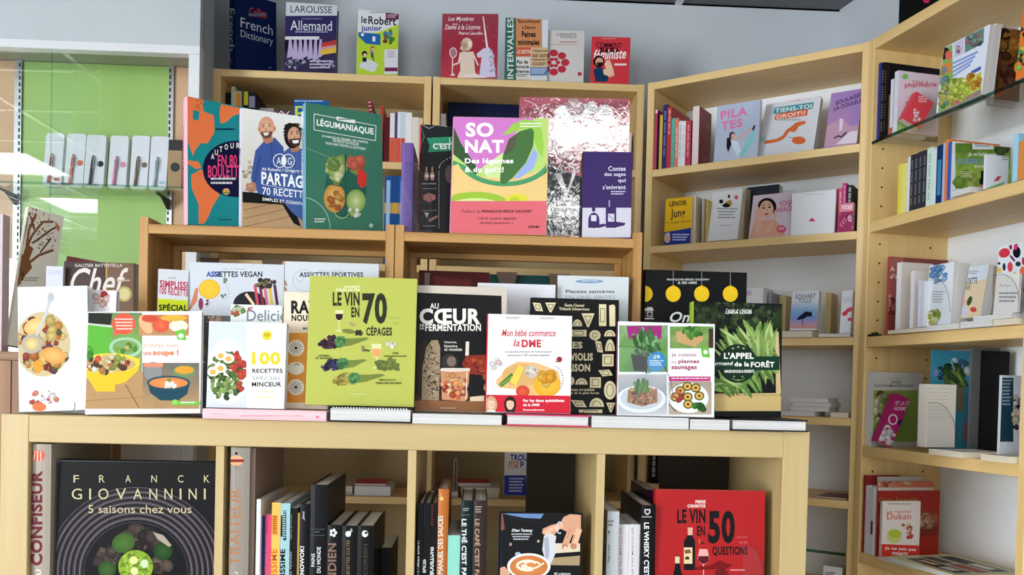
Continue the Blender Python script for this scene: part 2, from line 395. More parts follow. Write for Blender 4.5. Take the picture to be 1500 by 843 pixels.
# ------------------------------------------------------------------ the room
CEIL = 2.9
struct(MB().box(-4.6, -5.5, -.05, 3.6, 3.2, 0).make('floor', plain('grey_vinyl', '8d8a84', .5)))
struct(MB().box(-4.6, 3.05, 0, 1.24, 3.15, CEIL).make('wall_back', whitewall))
q = RI.pt(-.2, .3, 0); e1 = Vector((1.228, 3.05, 0)); e2 = e1+RI.u*8.4
fr = MB(); L = 8.4
fr.box(0, 0, 0, L, .1, CEIL, lambda x, y, z: tuple(e1+RI.u*x+RI.v*y+Vector((0, 0, z)))); struct(fr.make('wall_right', whitewall))
struct(MB().box(-4.7, -5.5, 0, -4.6, 3.15, CEIL).make('wall_left', whitewall))
LX = [-3.02, -1.36, .30]; LY = [-4.45, -3.12, -1.79, -.46]
cl = struct(MB().box(-4.7, -5.5, CEIL, 3.6, 3.2, CEIL+.03).make('ceiling', plain('ceiling_board', '6f7274', .8)))
t = MB()
for i in range(-8, 6): t.box(.05+i*.6, -5.5, CEIL-.006, .074+i*.6, 3.15, CEIL+.001)
for i in range(-9, 6): t.box(-4.7, .05+i*.6, CEIL-.006, 3.6, .074+i*.6, CEIL+.001)
t.make('ceiling_grid', wframe, cl)
pm = emit_mat('light_diffuser', (1, .985, .96), PANEL)
for i, x in enumerate(LX):
    for j, y in enumerate(LY):
        r = root('ceiling_light', 'square white ceiling light panel, one of the grid mirrored in the display glass', 'ceiling light', Matrix.Translation((x, y, CEIL-.008)), 'square ceiling light panels')
        MB().box(-.29, -.29, -.004, .29, .29, 0).make('diffuser', pm, r)
        f = MB(); f.box(-.305, -.305, -.01, .305, -.29, .004).box(-.305, .29, -.01, .305, .305, .004).box(-.305, -.29, -.01, -.29, .29, .004).box(.29, -.29, -.01, .305, .29, .004)
        f.make('frame', wframe, r)

# ------------------------------------------------------------------ furniture
def shelf_unit(name, label, U, u0, u1, top, zs, depth, m, back=None, tb=.022, tp=.022, ends=(1, 1), z0=0, cat='bookcase', holes=False, glass_at=(), backz=None):
    M = Matrix.Translation(U.pt(u0, 0, 0)) @ Matrix.Rotation(U.a, 4, 'Z'); r = root(name, label, cat, M); W = u1-u0
    if ends[0]: MB().bbox(0, 0, z0, tp, depth, top).make('side_panel', m['z'], r)
    if ends[1]: MB().bbox(W-tp, 0, z0, W, depth, top).make('side_panel', m['z'], r)
    MB().bbox(tp+.0003, 0.0005, top-tb, W-tp-.0003, depth, top-.0003).make('top_board', m['x'], r)
    for z in zs: MB().bbox(tp+.0003, .002, z-tb, W-tp-.0003, depth-.008, z).make('shelf', m['x'], r)
    if back: MB().box(tp+.0003, depth-.006, backz or z0+.05, W-tp-.0003, depth-.001, top-tb-.0003).make('back_panel', back, r)
    for z in glass_at:
        g = MB().box(tp+.002, .001, z-.008, W-tp-.002, depth-.02, z).make('glass_shelf', glass, r)
        meta(g, 'clear glass shelf with a dark green edge')
        MB().box(tp+.002, -.0005, z-.008, W-tp-.002, .001, z).make('glass_edge', gedge, g)
    if holes:
        h = MB()
        for i in range(24):
            z = 1.16+i*.05
            if z < top-.06:
                for y in (.035, depth-.06): h.tube((tp, y, z), (tp+.0006, y, z), .0028, n=8)
        h.make('pin_holes', dark, r)
    return r
# back wall bookcases
bkL = shelf_unit('bookcase', 'birch bookcase behind the left pine rack, dictionaries standing on its top', BK, -.825, -.163, 2.508, (2.244, 1.93, 1.60, 1.21, .9, .5), .27, birch, tan)
bkR = shelf_unit('bookcase', 'birch bookcase behind the right pine rack, between the dictionary bookcase and the corner', BK, -.158, .496, 2.508, (2.244, 1.93, 1.60, 1.21, .9, .5), .27, birch, tan)
mid = shelf_unit('bookcase', 'birch corner bookcase set at an angle, white back, wellness books on its shelves', MI, 0, .647, 2.50, (2.234, 2.001, 1.717, 1.499, 1.275), .255, pale, whiteback, glass_at=())
g = MB().box(.026, .0, 1.126, .622, .235, 1.134).make('glass_shelf', glass, mid); MB().box(.026, -.0015, 1.126, .622, 0, 1.134).make('glass_edge', gedge, g)
rgt = shelf_unit('bookcase', 'tall birch bookcase along the right wall with a glass shelf and pin holes', RI, -.190, RI.uat(1492.5, 0, 1.46)+.022, rz(2.53), (rz(2.033), rz(1.721), rz(1.423), rz(1.132), .8), .25, pale, whiteback, glass_at=(rz(2.25),), holes=True, tb=.028)

# pine racks: two open boxes standing on the rear of the cube shelf
PTOP = PN.zat(400, 333.5, 0)
def pine_rack(label, a, b):
    u0, u1 = PN.uat(a, 0, 1.7), PN.uat(b, 0, 1.7)
    M = Matrix.Translation(PN.pt(u0, 0, 0)); r = root('pine_rack', label, 'rack', M); W = u1-u0; z0 = 1.4905; D_ = .16; t = .018
    for x in (0, W-t): MB().bbox(x, 0, z0, x+t, D_, PTOP+.013).make('side_panel', pine['z'], r)
    MB().bbox(t+.0003, .001, PTOP-.019, W-t-.0003, D_-.002, PTOP).make('top_board', pine['x'], r)
    MB().bbox(t+.0003, D_-.018, PTOP-.032, W-t-.0003, D_-.003, PTOP-.0193).make('rear_rail', pine['x'], r)
    MB().bbox(t+.0003, .004, z0, W-t-.0003, D_-.003, z0+.012).make('bottom_board', pine['x'], r)
    for x in (t+.0003, W-t-.0153): MB().bbox(x, D_-.018, z0+.0125, x+.015, D_-.003, PTOP-.0323).make('rear_post', pine['z'], r)
    return r
pine_rack('left knotty pine rack carrying three large cookbooks on its top board', 202, 575.5)
pine_rack('right knotty pine rack carrying the pink and orange vegetable cookbook on its top board', 576.5, 938)

# crate rack at the far left
r = root('pine_crate', 'dark-stained wooden crate at the far left behind the front shelf, books standing on it', 'crate', Matrix.Translation((-1.62, 2.03, 0)))
dk = {a: wood('stained_pine_'+a, '9a6a38', '6f4724', a, scale=.6, knots=True) for a in 'xz'}
CW = Unit(0, 2.33, 0).uat(176, 0, 1.25)+1.62; MB().bbox(0, 0, 1.594, .825, .3, 1.614).make('top_board', dk['x'], r)
for i in range(11): MB().bbox(.002+i*(CW-.004)/11, .004, 1.0, .001+(i+1)*(CW-.004)/11, .022, 1.5935).make('plank', dk['z'], r)
MB().box(0, .024, 0, CW, .3, 1.593).make('body', dk['z'], r)

cube = {a: wood('tan_birch_'+a, 'c9b07c', 'bfa46e', a, scale=.8) for a in 'xz'}
# front cube shelf
M = Matrix.Translation(XP.pt(0, 0, 0)); r = root('cube_shelf', 'pale birch cube shelf across the foreground with cookbooks on top and in its cells', 'shelf', M)
TZ = 1.49; D = .37
MB().bbox(0, 0, .01, .0502, D, TZ, .0015).make('side_panel', cube['z'], r); MB().bbox(1.4398, 0, .01, 1.49, D, TZ, .0015).make('side_panel', cube['z'], r)
MB().bbox(.0505, 0, TZ-.05, 1.4395, D, TZ, .0015).make('top_board', cube['x'], r)
CELL = [.0505, .3857, .4013, .7370, .7530, 1.0885, 1.1045, 1.4395]
for i in (1, 3, 5): MB().bbox(CELL[i]+.0003, .002, 1.106, CELL[i+1]-.0003, D-.002, TZ-.0503, .0008).make('divider', cube['z'], r)
MB().bbox(.0505, .002, 1.089, 1.4395, D-.002, 1.105, .0008).make('shelf_board', cube['x'], r)
MB().bbox(.0505, 0, .01, 1.4395, D, .06).make('bottom_board', cube['x'], r)
for z in (.75, .41): MB().bbox(.0505, .002, z, 1.4395, D-.002, z+.016, .0008).make('shelf_board', cube['x'], r)
for i in (1, 3, 5): MB().bbox(CELL[i]+.0003, .002, .4265, CELL[i+1]-.0003, D-.002, 1.0885, .0008).make('divider', cube['z'], r)
for u0, u1 in ((XP.uat(770, D-.02, 1.3), 1.0875), (XP.uat(965, D-.02, 1.3), 1.4385)):
    o = MB().box(u0, D-.022, 1.106, u1, D-.014, TZ-.0505).make('back_panel', darkback, r); meta(o, 'dark brown partial back board')

# ------------------------------------------------------------------ wall display case with glass
M = Matrix.Translation((0, 2.6, 0)); r = root('display_case', 'white framed wall display case with lime green back behind sliding glass', 'display case', M)
lime = plain('lime_green_board', '9cc068', .5, var=.03); peach = plain('peach_board', 'd2ab86', .6)
def ux(px, v, z): return DS.uat(px, v, z)
xR = -.824
MB().bbox(-2.6, 0, 2.523, xR, .035, CEIL-.01).make('header_panel', plain('grey_white_board', 'c3c9cc', .5), r)
MB().bbox(-2.6, -.006, 2.498, xR+.002, .03, 2.5225).make('top_rail', wframe, r)
MB().bbox(-2.6, .031, 2.531, xR-.04, .2, 2.541).make('ceiling_board', plain('case_top', 'a9aca0', .5), r)
MB().bbox(xR-.03, -.004, 0, xR+.002, .03, 2.4975).make('post', wframe, r)
MB().box(xR-.005, .031, 0, xR, .134, CEIL-.01).make('side_board', plain('pale_side', 'b2b4b4', .6), r)
MB().bbox(-2.6, -.002, 0, xR-.031, .19, 1.40).make('lower_cabinet', wframe, r)
xl, xr2 = ux(33, .2, 2.3), ux(247, .2, 2.3)
MB().box(xl, .2, 1.401, xr2, .212, 2.53).make('lime_back_panel', lime, r)
MB().box(-2.6, .2, 1.401, xl-.022, .212, 2.53).make('peach_back_panel', peach, r); MB().box(xr2+.016, .2, 1.401, xR-.006, .212, 2.53).make('peach_back_panel', peach, r)
for x in (xl-.022, xr2):
    b = MB().box(x, .192, 1.402, x+.021 if x < -1.2 else x+.0155, .2, 2.53).make('slotted_rail', metal, r)
    h = MB()
    for i in range(44): h.box(x+.013 if x < -1.2 else x+.002, .1912, 1.65+i*.02, x+.018 if x < -1.2 else x+.007, .1922, 1.662+i*.02)
    h.make('slot_row', dark, b)
g = MB().box(-2.5, .035, 2.119, xR-.034, .188, 2.125).make('glass_shelf', glass, r); MB().box(-2.5, .0335, 2.119, xR-.034, .035, 2.125).make('glass_edge', clear_mat('pale_glass_edge', (.7, .88, .8)), g)
for x in (xl-.016, xr2+.003): MB().prism([(.191, 2.118), (.191, 2.085), (.185, 2.085), (.13, 2.112), (.09, 2.114), (.09, 2.118)], x, x+.006, axis=0).make('shelf_bracket', dark, r)
rg = clear_mat('display_glass', (.975, .99, .98), k=1.9)
x75 = ux(75, .012, 2.2)
MB().box(x75, .010, 1.402, ux(143, .012, 2.0), .014, 2.497).make('sliding_glass', rg, r); p2 = MB().box(-2.6, .017, 1.402, x75+.055, .021, 2.497).make('sliding_glass', rg, r)
MB().box(x75-.0022, .0095, 1.402, x75, .0145, 2.497).make('glass_edge', clear_mat('bright_glass_edge', (.8, .93, .88)), r)

# pen packs on the glass shelf
PC = ['b8503c', 'cf6b46', '2b2f3c', 'd98fb0', '7d6f5a', 'a8c4d4']
for i, (x0, x1, yt) in enumerate([(62, 89, 192), (93, 121, 193), (122, 151, 195), (157, 184, 196), (189, 215, 196), (217, 243, 197)]):
    u0, u1 = ux(x0, .1, 2.127), ux(x1, .1, 2.127); h = DS.zat(x0, yt, .1)-2.126
    pk = root('pen_pack', ['white pen pack with a brown pen, leftmost on the glass shelf', 'white pen pack with an orange pen and an apricot dot', 'white pen pack with a black pen and a black dot', 'white pen pack with a pink pen and a pink dot', 'white pen pack with a multicoloured pen and a taupe dot', 'white pen pack with a pale blue pen, rightmost of the white packs'][i], 'pen', Matrix.Translation((u0, 2.7, 2.128)) @ Matrix.Rotation(math.radians(-7), 4, 'X'), 'pen packs on the glass shelf')
    W = u1-u0; m = MB(); c = .006
    m.prism([(c, 0), (W-c, 0), (W, c), (W, h-c), (W-c, h), (c, h), (0, h-c), (0, c)], 0, .018); m.make('box', plain('pen_card', 'dfe2e8', .3), pk)
    pc = plain('pen_paint', PC[i], .3)
    pn = MB().tube((W*.35, -.005, .008), (W*.42, -.005, h*.52), .0045, .0042).tube((W*.42, -.005, h*.52), (W*.43, -.005, h*.6), .0042, .002).make('pen', pc, pk, True)
    MB().box(W*.48, -.0105, h*.34, W*.51, -.009, h*.56).make('clip', metal, pn)
    if i not in (0, 5): MB().tube((W*.78, -.0006, h*.45), (W*.78, 0, h*.45), W*.16, n=20).make('dot', pc, pk)
    else: MB().box(W*.6, -.0006, h*.1, W*.9, 0, h*.16).make('printed_mark', pc, pk)
u0 = ux(246, .1, 2.127); kb = root('pen_box', 'small kraft cardboard box with a black top beside the pen packs', 'box', Matrix.Translation((u0, 2.695, 2.1255)))
MB().bbox(0, 0, 0, .042, .04, .12).make('carton', plain('kraft', 'a58a62', .7), kb); MB().bbox(.001, .002, .1205, .041, .038, .152).make('lid', dark, kb)
MB().tube((.022, -.0006, .07), (.022, 0, .07), .014, n=16).make('printed_dot', dark, kb)
# ------------------------------------------------------------------ books on top of the pine racks
PZ = PTOP+.0005
def a_atlas(A):
    A.zoom('C').rect(85, 60, 400, 780, '1f8a8c')
    o = 'f07a44'
    A.poly([(90, 70), (165, 85), (178, 160), (232, 180), (236, 270), (200, 330), (160, 330), (130, 370), (120, 400), (95, 330), (88, 200)], o)
    A.poly([(270, 120), (370, 140), (370, 170), (330, 185), (300, 215), (268, 225), (262, 165)], o).poly([(120, 150), (155, 160), (150, 210), (118, 200)], '1f8a8c')
    A.poly([(110, 500), (165, 470), (215, 520), (262, 610), (225, 670), (200, 730), (180, 762), (150, 762), (150, 660), (112, 570)], o).blobs(150, 120, 50, 30, 8, 9, [o], 3).poly([(86, 420), (150, 430), (165, 460), (140, 470), (86, 440)], o)
    A.ell(350, 468, 178, 152, '15203c', 36)
    for i, ch in enumerate('AUTOURDU'):
        a = math.radians(212+i*12.5); A.text(ch, 350+147*math.cos(a)-9, 468+125*math.sin(a)-16, 350+147*math.cos(a)+9, 468+125*math.sin(a)+14, 'f4ece0', .02)
    A.text('EN 80', 252, 392, 356, 452, 'e8487a', .02).text('BOULETTES', 200, 448, 400, 515, 'e8487a', .02).lines(215, 515, 350, 560, 2, 'd8d4d0', 2).ell(298, 590, 19, 18, 'd9a05a').rect(278, 592, 318, 600, '5a8a50')
    A.lines(240, 250, 345, 268, 1, '15203c', 4).lines(258, 738, 330, 750, 1, '15504c', 4)
def s_atlas(A): A.zoom('C').text('AUTOUR DU MONDE EN 80 BOULETTES', 52, 240, 70, 600, 'c86a90', rot='down').ell(52, 560, 6, 12, 'c8889a')
face('large teal and orange world map cookbook with pink spine, on the left pine rack', PN, .012, PZ, 275, 366, 141, T=.03, yaw=33, lean=4, cov='1f8a8c', spine='f0b4c4', hard=True, art=a_atlas, sart=s_atlas)
def a_part(A):
    A.zoom('C').grad(375, 130, 760, 790, [(0, 'e9e6e0'), (.5, 'd8d2c6'), (1, 'cfc5b4')], 4)
    A.grad(385, 630, 760, 800, [(0, 'b08a62'), (1, 'c8a27a')], 10, .06)
    for y in (660, 705, 750): A.line([(390, y+30), (700, y-40)], 3, '7a5638')
    A.blobs(415, 470, 28, 50, 14, 9, ['c9b48c', 'a89468', 'e8ddc8'], 2)
    A.poly([(385, 590), (560, 605), (655, 650), (700, 780), (660, 760), (600, 660), (385, 648)], '231f22')
    b = '3d5696'
    A.poly([(455, 370), (500, 320), (560, 300), (605, 350), (620, 500), (600, 640), (470, 600), (430, 520)], b).line([(480, 400), (455, 520), (430, 560)], 14, '344a86').line([(540, 330), (560, 600)], 3, '2a3c6e')
    A.poly([(590, 390), (640, 350), (700, 360), (760, 400), (760, 790), (650, 700), (600, 640)], '4a6098').line([(660, 380), (690, 600)], 3, '31477c')
    A.poly([(495, 290), (545, 285), (550, 320), (515, 335), (495, 315)], 'b97c5c').ell(514, 244, 43, 57, 'd79a78', 26, c2='e6b394').ell(558, 252, 7, 13, 'c98a68').ell(474, 255, 6, 12, 'c98a68')
    A.ell(497, 240, 5, 3.5, '33221c').ell(530, 238, 5, 3.5, '33221c').line([(488, 229), (505, 227)], 3, '5a3a2c').line([(522, 226), (540, 227)], 3, '5a3a2c').poly([(511, 240), (519, 262), (505, 263)], 'c58a6a')
    A.poly([(480, 272), (500, 268), (534, 266), (548, 268), (535, 300), (512, 306), (492, 298)], '6a4a3c').poly([(496, 274), (530, 271), (520, 288), (504, 289)], 'f2e6de')
    A.poly([(635, 330), (690, 330), (690, 372), (650, 378)], 'b97c5c').ell(655, 290, 46, 68, '2e221e', 24).blobs(652, 268, 50, 52, 60, 10, ['2a1f1b', '3a2b24', '33251f'], 5).ell(662, 292, 34, 50, 'cf9474', 24, c2='e0ac8c')
    A.ell(650, 280, 5, 3.5, '2a1c18').ell(680, 277, 5, 3.5, '2a1c18').line([(641, 269), (658, 267)], 4, '3a2820').line([(672, 266), (690, 265)], 4, '3a2820').poly([(665, 283), (672, 303), (658, 304)], 'bd8060')
    A.poly([(632, 310), (655, 306), (692, 304), (694, 340), (670, 352), (645, 342)], '4a342a').poly([(650, 316), (690, 312), (684, 330), (660, 332)], 'f4ece6')
    A.blobs(425, 565, 42, 28, 9, 15, ['d79a78', 'cc8e6c', 'e0a888'], 8, 1.6, 10)
    A.ring(585, 424, 36, 38, 4, 'f8f6f2').ring(630, 426, 36, 38, 4, 'f8f6f2').text('A', 568, 405, 592, 445, 'f8f6f2').text('G', 628, 408, 650, 446, 'f8f6f2').ell(607, 425, 14, 26, 'f2f0ec')
    A.text('Ali Rebeihi / Grégory C', 488, 460, 715, 482, 'f6f4f0', .01, sl=12).text('PARTAGE !', 487, 482, 775, 550, 'fbfaf6', .03, sl=30).line([(492, 552), (760, 600)], 2, 'f6f4f0').text('70 RECETTES', 492, 566, 755, 606, 'fbfaf6', .01, sl=24).text('SIMPLES ET CONVIVIALES', 492, 621, 770, 638, 'f6f4f0', .015, sl=34)
face('cookbook with two smiling bearded men in blue shirts on a white cover', PN, .045, PZ, 352.5, 458, 158, T=.02, yaw=22, lean=5, cov='e9e6e2', spine='d7d4e4', hard=True, art=a_part, sart=lambda A: A.zoom('C').text('PARTAGE', 361, 355, 372, 460, '2c2c30', .02, rot='up').lines(360, 175, 371, 330, 9, '8a8698', 3))
def a_leg(A):
    A.zoom('C').rect(720, 100, 1160, 810, '417a62')
    for a, b, c, d in ((768, 170, 775, 178),): pass
    A.line([(770, 172), (1103, 236), (1100, 316), (770, 258), (770, 172)], 3.5, 'f2f2ea').poly([(890, 186), (990, 204), (990, 224), (890, 206)], 'f4f4ee').lines(900, 197, 980, 212, 1, '417a62', 3)
    A.text('LÉGUMANIAQUE', 784, 192, 1090, 240, 'fbfbf5', .03, sl=50)
    A.text('35 FAMILLES DE LÉGUMES, 200 VARIÉTÉS,', 812, 282, 1062, 298, 'e6ece2', .02, sl=36).text('230 RECETTES FACILES', 870, 305, 1010, 322, 'e6ece2', .02, sl=22).text('POUR FAIRE TWISTER LE QUOTIDIEN', 832, 322, 1046, 338, 'e6ece2', .02, sl=32)
    A.ell(940, 570, 112, 160, '2f6350', 30)
    A.blobs(895, 470, 60, 70, 26, 26, ['9ab85e', 'c9d48a', '7ea04c', 'd8dca0'], 4).blobs(1000, 450, 50, 50, 14, 24, ['c4442e', 'd86a50', '8fae5a'], 5).poly([(1005, 470), (1030, 470), (1052, 500), (1048, 560), (1022, 570), (1002, 540)], 'd8382a')
    A.ell(880, 625, 58, 78, 'c98a3c', 24, c2='eecb7a').blobs(880, 640, 45, 55, 10, 18, ['e0a850', 'd8c070', 'b86a2c'], 6).ell(995, 640, 52, 62, '7fa048', 24, c2='cfdd98').blobs(995, 700, 40, 30, 12, 16, ['d8e0b0', 'a0bc68', 'e9eccf'], 7)
    A.line([(938, 390), (938, 740)], 7, '2c5c4a').line([(830, 545), (1050, 585)], 6, '2c5c4a').ring(920, 700, 40, 36, 6, '9cb070', 20, 190)
    A.ring(700, 790, 158, 172, 4, 'a8c8b4', -92, 0).ell(1076, 772, 11, 11, 'b8c8b8')
    A.line([(730, 356), (850, 405), (895, 450)], 3, '86ac96').lines(772, 734, 832, 762, 2, 'd8e4d8', 2)
face('dark green glossy vegetable cookbook with a light blue spine, right of the two men', PN, .06, PZ, 448, 561, 150, T=.03, yaw=24, lean=5, cov='417a62', spine='6fa6bc', hard=True, art=a_leg, sart=lambda A: A.zoom('C').text('LÉGUMANIAQUE', 700, 370, 714, 570, 'e8f2f4', .02, rot='down').rect(701, 160, 714, 250, 'dfe9ee'), mat='gloss')
edge('purple boxed book between the green cookbook and the black wine book', PN, .012, PZ, 586, 603, 210, W=.15, cov='6b5492', spine='6b5492', hard=True)
def a_cest(A):
    A.zoom('D').rect(195, 180, 420, 780, '2b2d2e')
    A.poly([(238, 265), (420, 255), (420, 330), (245, 342), (255, 305)], '2d8a62').text("C'EST PAS", 272, 293, 450, 325, 'f2f2ec', .03).text('LE VIN', 360, 265, 460, 290, 'f2f2ec')
    for x in (237, 268): A.rect(x-4, 420, x+4, 445, 'c8907c').ell(x, 470, 12, 24, 'c8907c').rect(x-10, 462, x+10, 476, 'e8e0d4')
    for y in (537, 655): 
        for x in range(218, 296, 9): A.ell(x, y, 2, 2, 'e8e6e0', 6)
    A.poly([(218, 575), (250, 560), (285, 572), (285, 595), (252, 610), (222, 598)], 'b87468').poly([(225, 665), (250, 668), (240, 695)], 'd8c4b4').poly([(245, 705), (295, 680), (298, 690), (255, 718)], 'a87868').lines(215, 508, 290, 520, 1, '9a9a96', 4).lines(218, 735, 285, 745, 1, '9a9a96', 6)
    for i in range(26): A.ell(304, 745-i*12, 2.2, 3.2, 'e8e6e0', 6)
    for i in range(7): A.ell(306+i*i*1.6, 425-i*9, 3, 3, 'e8e6e0', 6)
    A.ell(360, 460, 22, 48, '5a5048').line([(205, 192), (250, 215), (290, 196), (350, 205)], 2.5, 'c8ccc4').line([(208, 210), (225, 260), (206, 300)], 2, 'a8aca4')
face('shrink-wrapped black wine book with a green ribbon and red spine', PN, .06, PZ, 614.5, 688, 182, T=.022, yaw=8, lean=4, cov='2b2d2e', spine='c23c48', hard=True, art=a_cest)
def a_big(A):
    A.zoom('D').rect(700, 40, 1340, 800, 'a8505e').poly([(760, 110), (900, 80), (1320, 70), (1320, 330), (1290, 420), (1200, 470), (980, 430), (880, 300)], '8a3a48')
    A.blobs(1080, 200, 190, 130, 40, 45, ['efe9e6', 'f8f6f4', 'dcd0cc', 'c8a8a8'], 11).ell(1050, 190, 30, 22, '9a6a66').ell(1130, 310, 80, 22, '7a3e46')
    A.poly([(870, 330), (940, 430), (1080, 480), (1075, 790), (865, 790)], '2a2c30').blobs(960, 640, 110, 110, 24, 40, ['3a4048', '4c545e', '23262b', '5a646e'], 12)
    A.text('Atlas', 932, 408, 1060, 450, 'f4f2ee').poly([(925, 455), (960, 455), (992, 550), (1022, 455), (1040, 455), (990, 585), (984, 585)], 'f4f2ee').lines(890, 632, 1065, 652, 1, 'd8d6d2', 3).lines(965, 755, 1030, 768, 1, 'c8c6c2', 3)
    for i, (x, y) in enumerate([(760, 60), (1000, 70), (1230, 160), (1300, 110), (1190, 90)]): A.line([(x, y), (x+60, y+22), (x+90, y+70)], 3, 'e8c8cc')
face('big shrink-wrapped dark red and black book, tallest on the right pine rack', PN, .085, PZ, 757, 918, 142, T=.035, yaw=-3, lean=1.5, cov='a8505e', hard=True, art=a_big, mat='wrap')
def a_so(A):
    A.zoom('D').rect(360, 140, 900, 790, 'edc882')
    A.poly([(384, 150), (820, 150), (740, 300), (520, 440), (440, 330), (384, 230)], 'd27cc4').poly([(820, 150), (890, 150), (880, 430), (700, 480), (520, 470), (384, 400), (381, 340), (500, 445), (640, 370), (720, 230)], 'b9d978')
    A.poly([(384, 205), (420, 290), (520, 440), (500, 465), (440, 400), (381, 352)], '3f5a3e').poly([(540, 420), (640, 350), (720, 300), (700, 480), (560, 480)], 'cfe39a')
    A.poly([(645, 250), (700, 190), (760, 165), (820, 175), (855, 220), (868, 300), (860, 375), (835, 330), (805, 260), (790, 215), (730, 220), (680, 245)], '9dcb52')
    P = [(660+230*math.cos(math.radians(a)), 365+135*math.sin(math.radians(a))) for a in range(15, 168, 9)]; Q = [(660+260*math.cos(math.radians(a)), 365+160*math.sin(math.radians(a))) for a in range(166, 10, -9)]
    A.poly([(380, 385)]+[(x, y) for x, y in reversed(P)]+[(880, 420), (882, 450)]+[(x, y) for x, y in reversed(Q)]+[(378, 415)], '4e9a66')
    A.poly([(680, 270), (740, 228), (800, 212), (815, 230), (810, 310), (770, 400), (700, 480), (655, 515), (632, 505), (635, 440), (650, 350)], '4c7442').poly([(815, 320), (838, 352), (810, 430), (740, 480), (700, 485), (770, 405)], '9caee0').poly([(680, 270), (730, 240), (700, 330), (655, 360)], '5f5a4a')
    A.ell(500, 620, 180, 66, '9dbf3c').ell(500, 640, 150, 52, 'cfe28c').ell(725, 600, 62, 34, 'dfd63a').ell(712, 598, 26, 16, 'b8c838')
    A.rect(355, 604, 900, 790, 'dc6a72')
    A.text('SO', 448, 182, 598, 260, 'f8f0f4', .05).text('NAT', 444, 275, 652, 345, 'f8f0f4', .05).text('Des légumes', 443, 374, 704, 410, 'f8f6f0', .04).text('& du goût!', 443, 420, 652, 458, 'f8f6f0', .04)
    A.lines(740, 184, 858, 214, 2, 'e8f2d8', 3).text('Préface de', 427, 650, 528, 668, '5a3038').text('FRANÇOIS-RÉGIS GAUDRY', 535, 648, 806, 670, '3a2028', .03)
    A.text('« Et la cuisine végétale', 510, 690, 720, 708, '4a2830', .01, .25).text('devient jouissive! »', 524, 714, 704, 732, '4a2830', .01, .25).text('ulmer', 784, 731, 846, 750, '3a2028', .03)
face('pink, yellow and green vegetable cookbook with big white letters, on the right pine rack', PN, .02, PZ, 659, 800, 171, T=.02, yaw=-3, lean=7, cov='edc882', spine='d27cc4', hard=True, art=a_so)
def a_contes(A):
    A.zoom('D').rect(1060, 330, 1345, 800, '3e2c62').poly([(1060, 640), (1345, 640), (1345, 800), (1060, 800)], 'cfccd6')
    for i, (t_, x0) in enumerate([('Contes', 1214), ('des sages', 1192), ('qui', 1266), ("s'enivrent", 1184)]): A.text(t_, x0, 417+i*33, 1307, 442+i*33, 'e6e0ee', .01)
    A.lines(1228, 550, 1306, 575, 2, 'c8c0d8', 2)
    A.rect(1126, 622, 1144, 660, '3e2c62').ell(1136, 708, 30, 42, '3e2c62').rect(1106, 705, 1166, 748, '3e2c62').rect(1121, 680, 1150, 712, 'd8d4e0').poly([(1166, 748), (1210, 735), (1190, 725), (1166, 730)], '3e2c62')
    A.rect(1216, 585, 1238, 640, '3e2c62').rect(1200, 640, 1256, 748, '3e2c62').rect(1216, 600, 1222, 636, 'b8b0cc').rect(1212, 672, 1246, 715, 'cfcad8').line([(1216, 680), (1242, 705)], 3, '3e2c62').poly([(1256, 745), (1300, 735), (1306, 722), (1256, 715)], '3e2c62')
face('small dark purple book with two engraved bottles, rightmost on the pine racks', PN, .03, PZ, 852, 924, 222, T=.03, yaw=-4, lean=4, cov='3e2c62', spine='241c34', hard=True, art=a_contes)
edge('thin pink book behind the black wine book, against the bookcase post', BK, .05, 2.2445, 637, 643, 166, cov='d86aa0'); edge('thin white book beside the thin pink one', BK, .05, 2.2445, 644, 651.5, 167, cov='e4e2e0')

def holder(label, U, v, z, xl, xr, yt, D=.09, foot=True):
    P = U.pt(U.uat(xl, v, z), v, z); W = U.uat(xr, v, z)-U.uat(xl, v, z); H = U.zat(xl, yt, v)-z
    r = root('acrylic_book_stand', label, 'stand', Matrix.Translation(P) @ Matrix.Rotation(U.a, 4, 'Z'))
    pts = [(0, 0), (W, 0), (W, H*.25)]+[(W*.25+(W*.75)*math.cos(math.radians(a)), H*.25+(H*.75)*math.sin(math.radians(a))) for a in range(10, 91, 10)]+[(0, H)]
    MB().prism(pts, 0, .0025).make('front_plate', acryl, r)
    if foot: MB().box(0, .0026, 0, W, D, .0025).make('foot_plate', acryl, r)
    e = MB()
    for p, q_ in zip(pts[2:], pts[3:]): e.tube((p[0], -.0003, p[1]), (q_[0], -.0003, q_[1]), .0009, n=5, caps=False)
    e.make('plate_edge', clear_mat('acrylic_edge', (.72, .75, .78)), r)
holder('clear acrylic stand in front of the purple box on the pine rack', PN, .004, PZ, 590, 632, 238, foot=False)

# ------------------------------------------------------------------ books on top of the back bookcases
BZ = 2.5085
def a_fr(A):
    A.zoom('A').rect(210, -60, 500, 500, '16284e').text('Collins', 305, 48, 425, 112, 'c03a30', .02, sl=16).rect(300, 95, 420, 100, '16284e').text('French', 246, 118, 466, 186, 'c9cdd6', sl=58).text('Dictionary', 246, 203, 468, 268, 'bcc2ce', sl=56).lines(300, 92, 420, 128, 1, '6a7488', 3).ell(448, 465, 10, 6, '6a7488')
face('large navy blue dictionary with a red emblem, leftmost on the bookcase tops', BK, .03, BZ, 345, 405, -14, T=.05, yaw=36, lean=3, cov='16284e', hard=True, art=a_fr, sart=lambda A: A.zoom('A').text('French', 160, 60, 205, 350, 'c9cdd6', rot='down').ell(166, 385, 6, 8, 'c9cdd6').ell(170, 410, 5, 6, 'c9cdd6').rect(148, 430, 190, 437, 'a04038'))
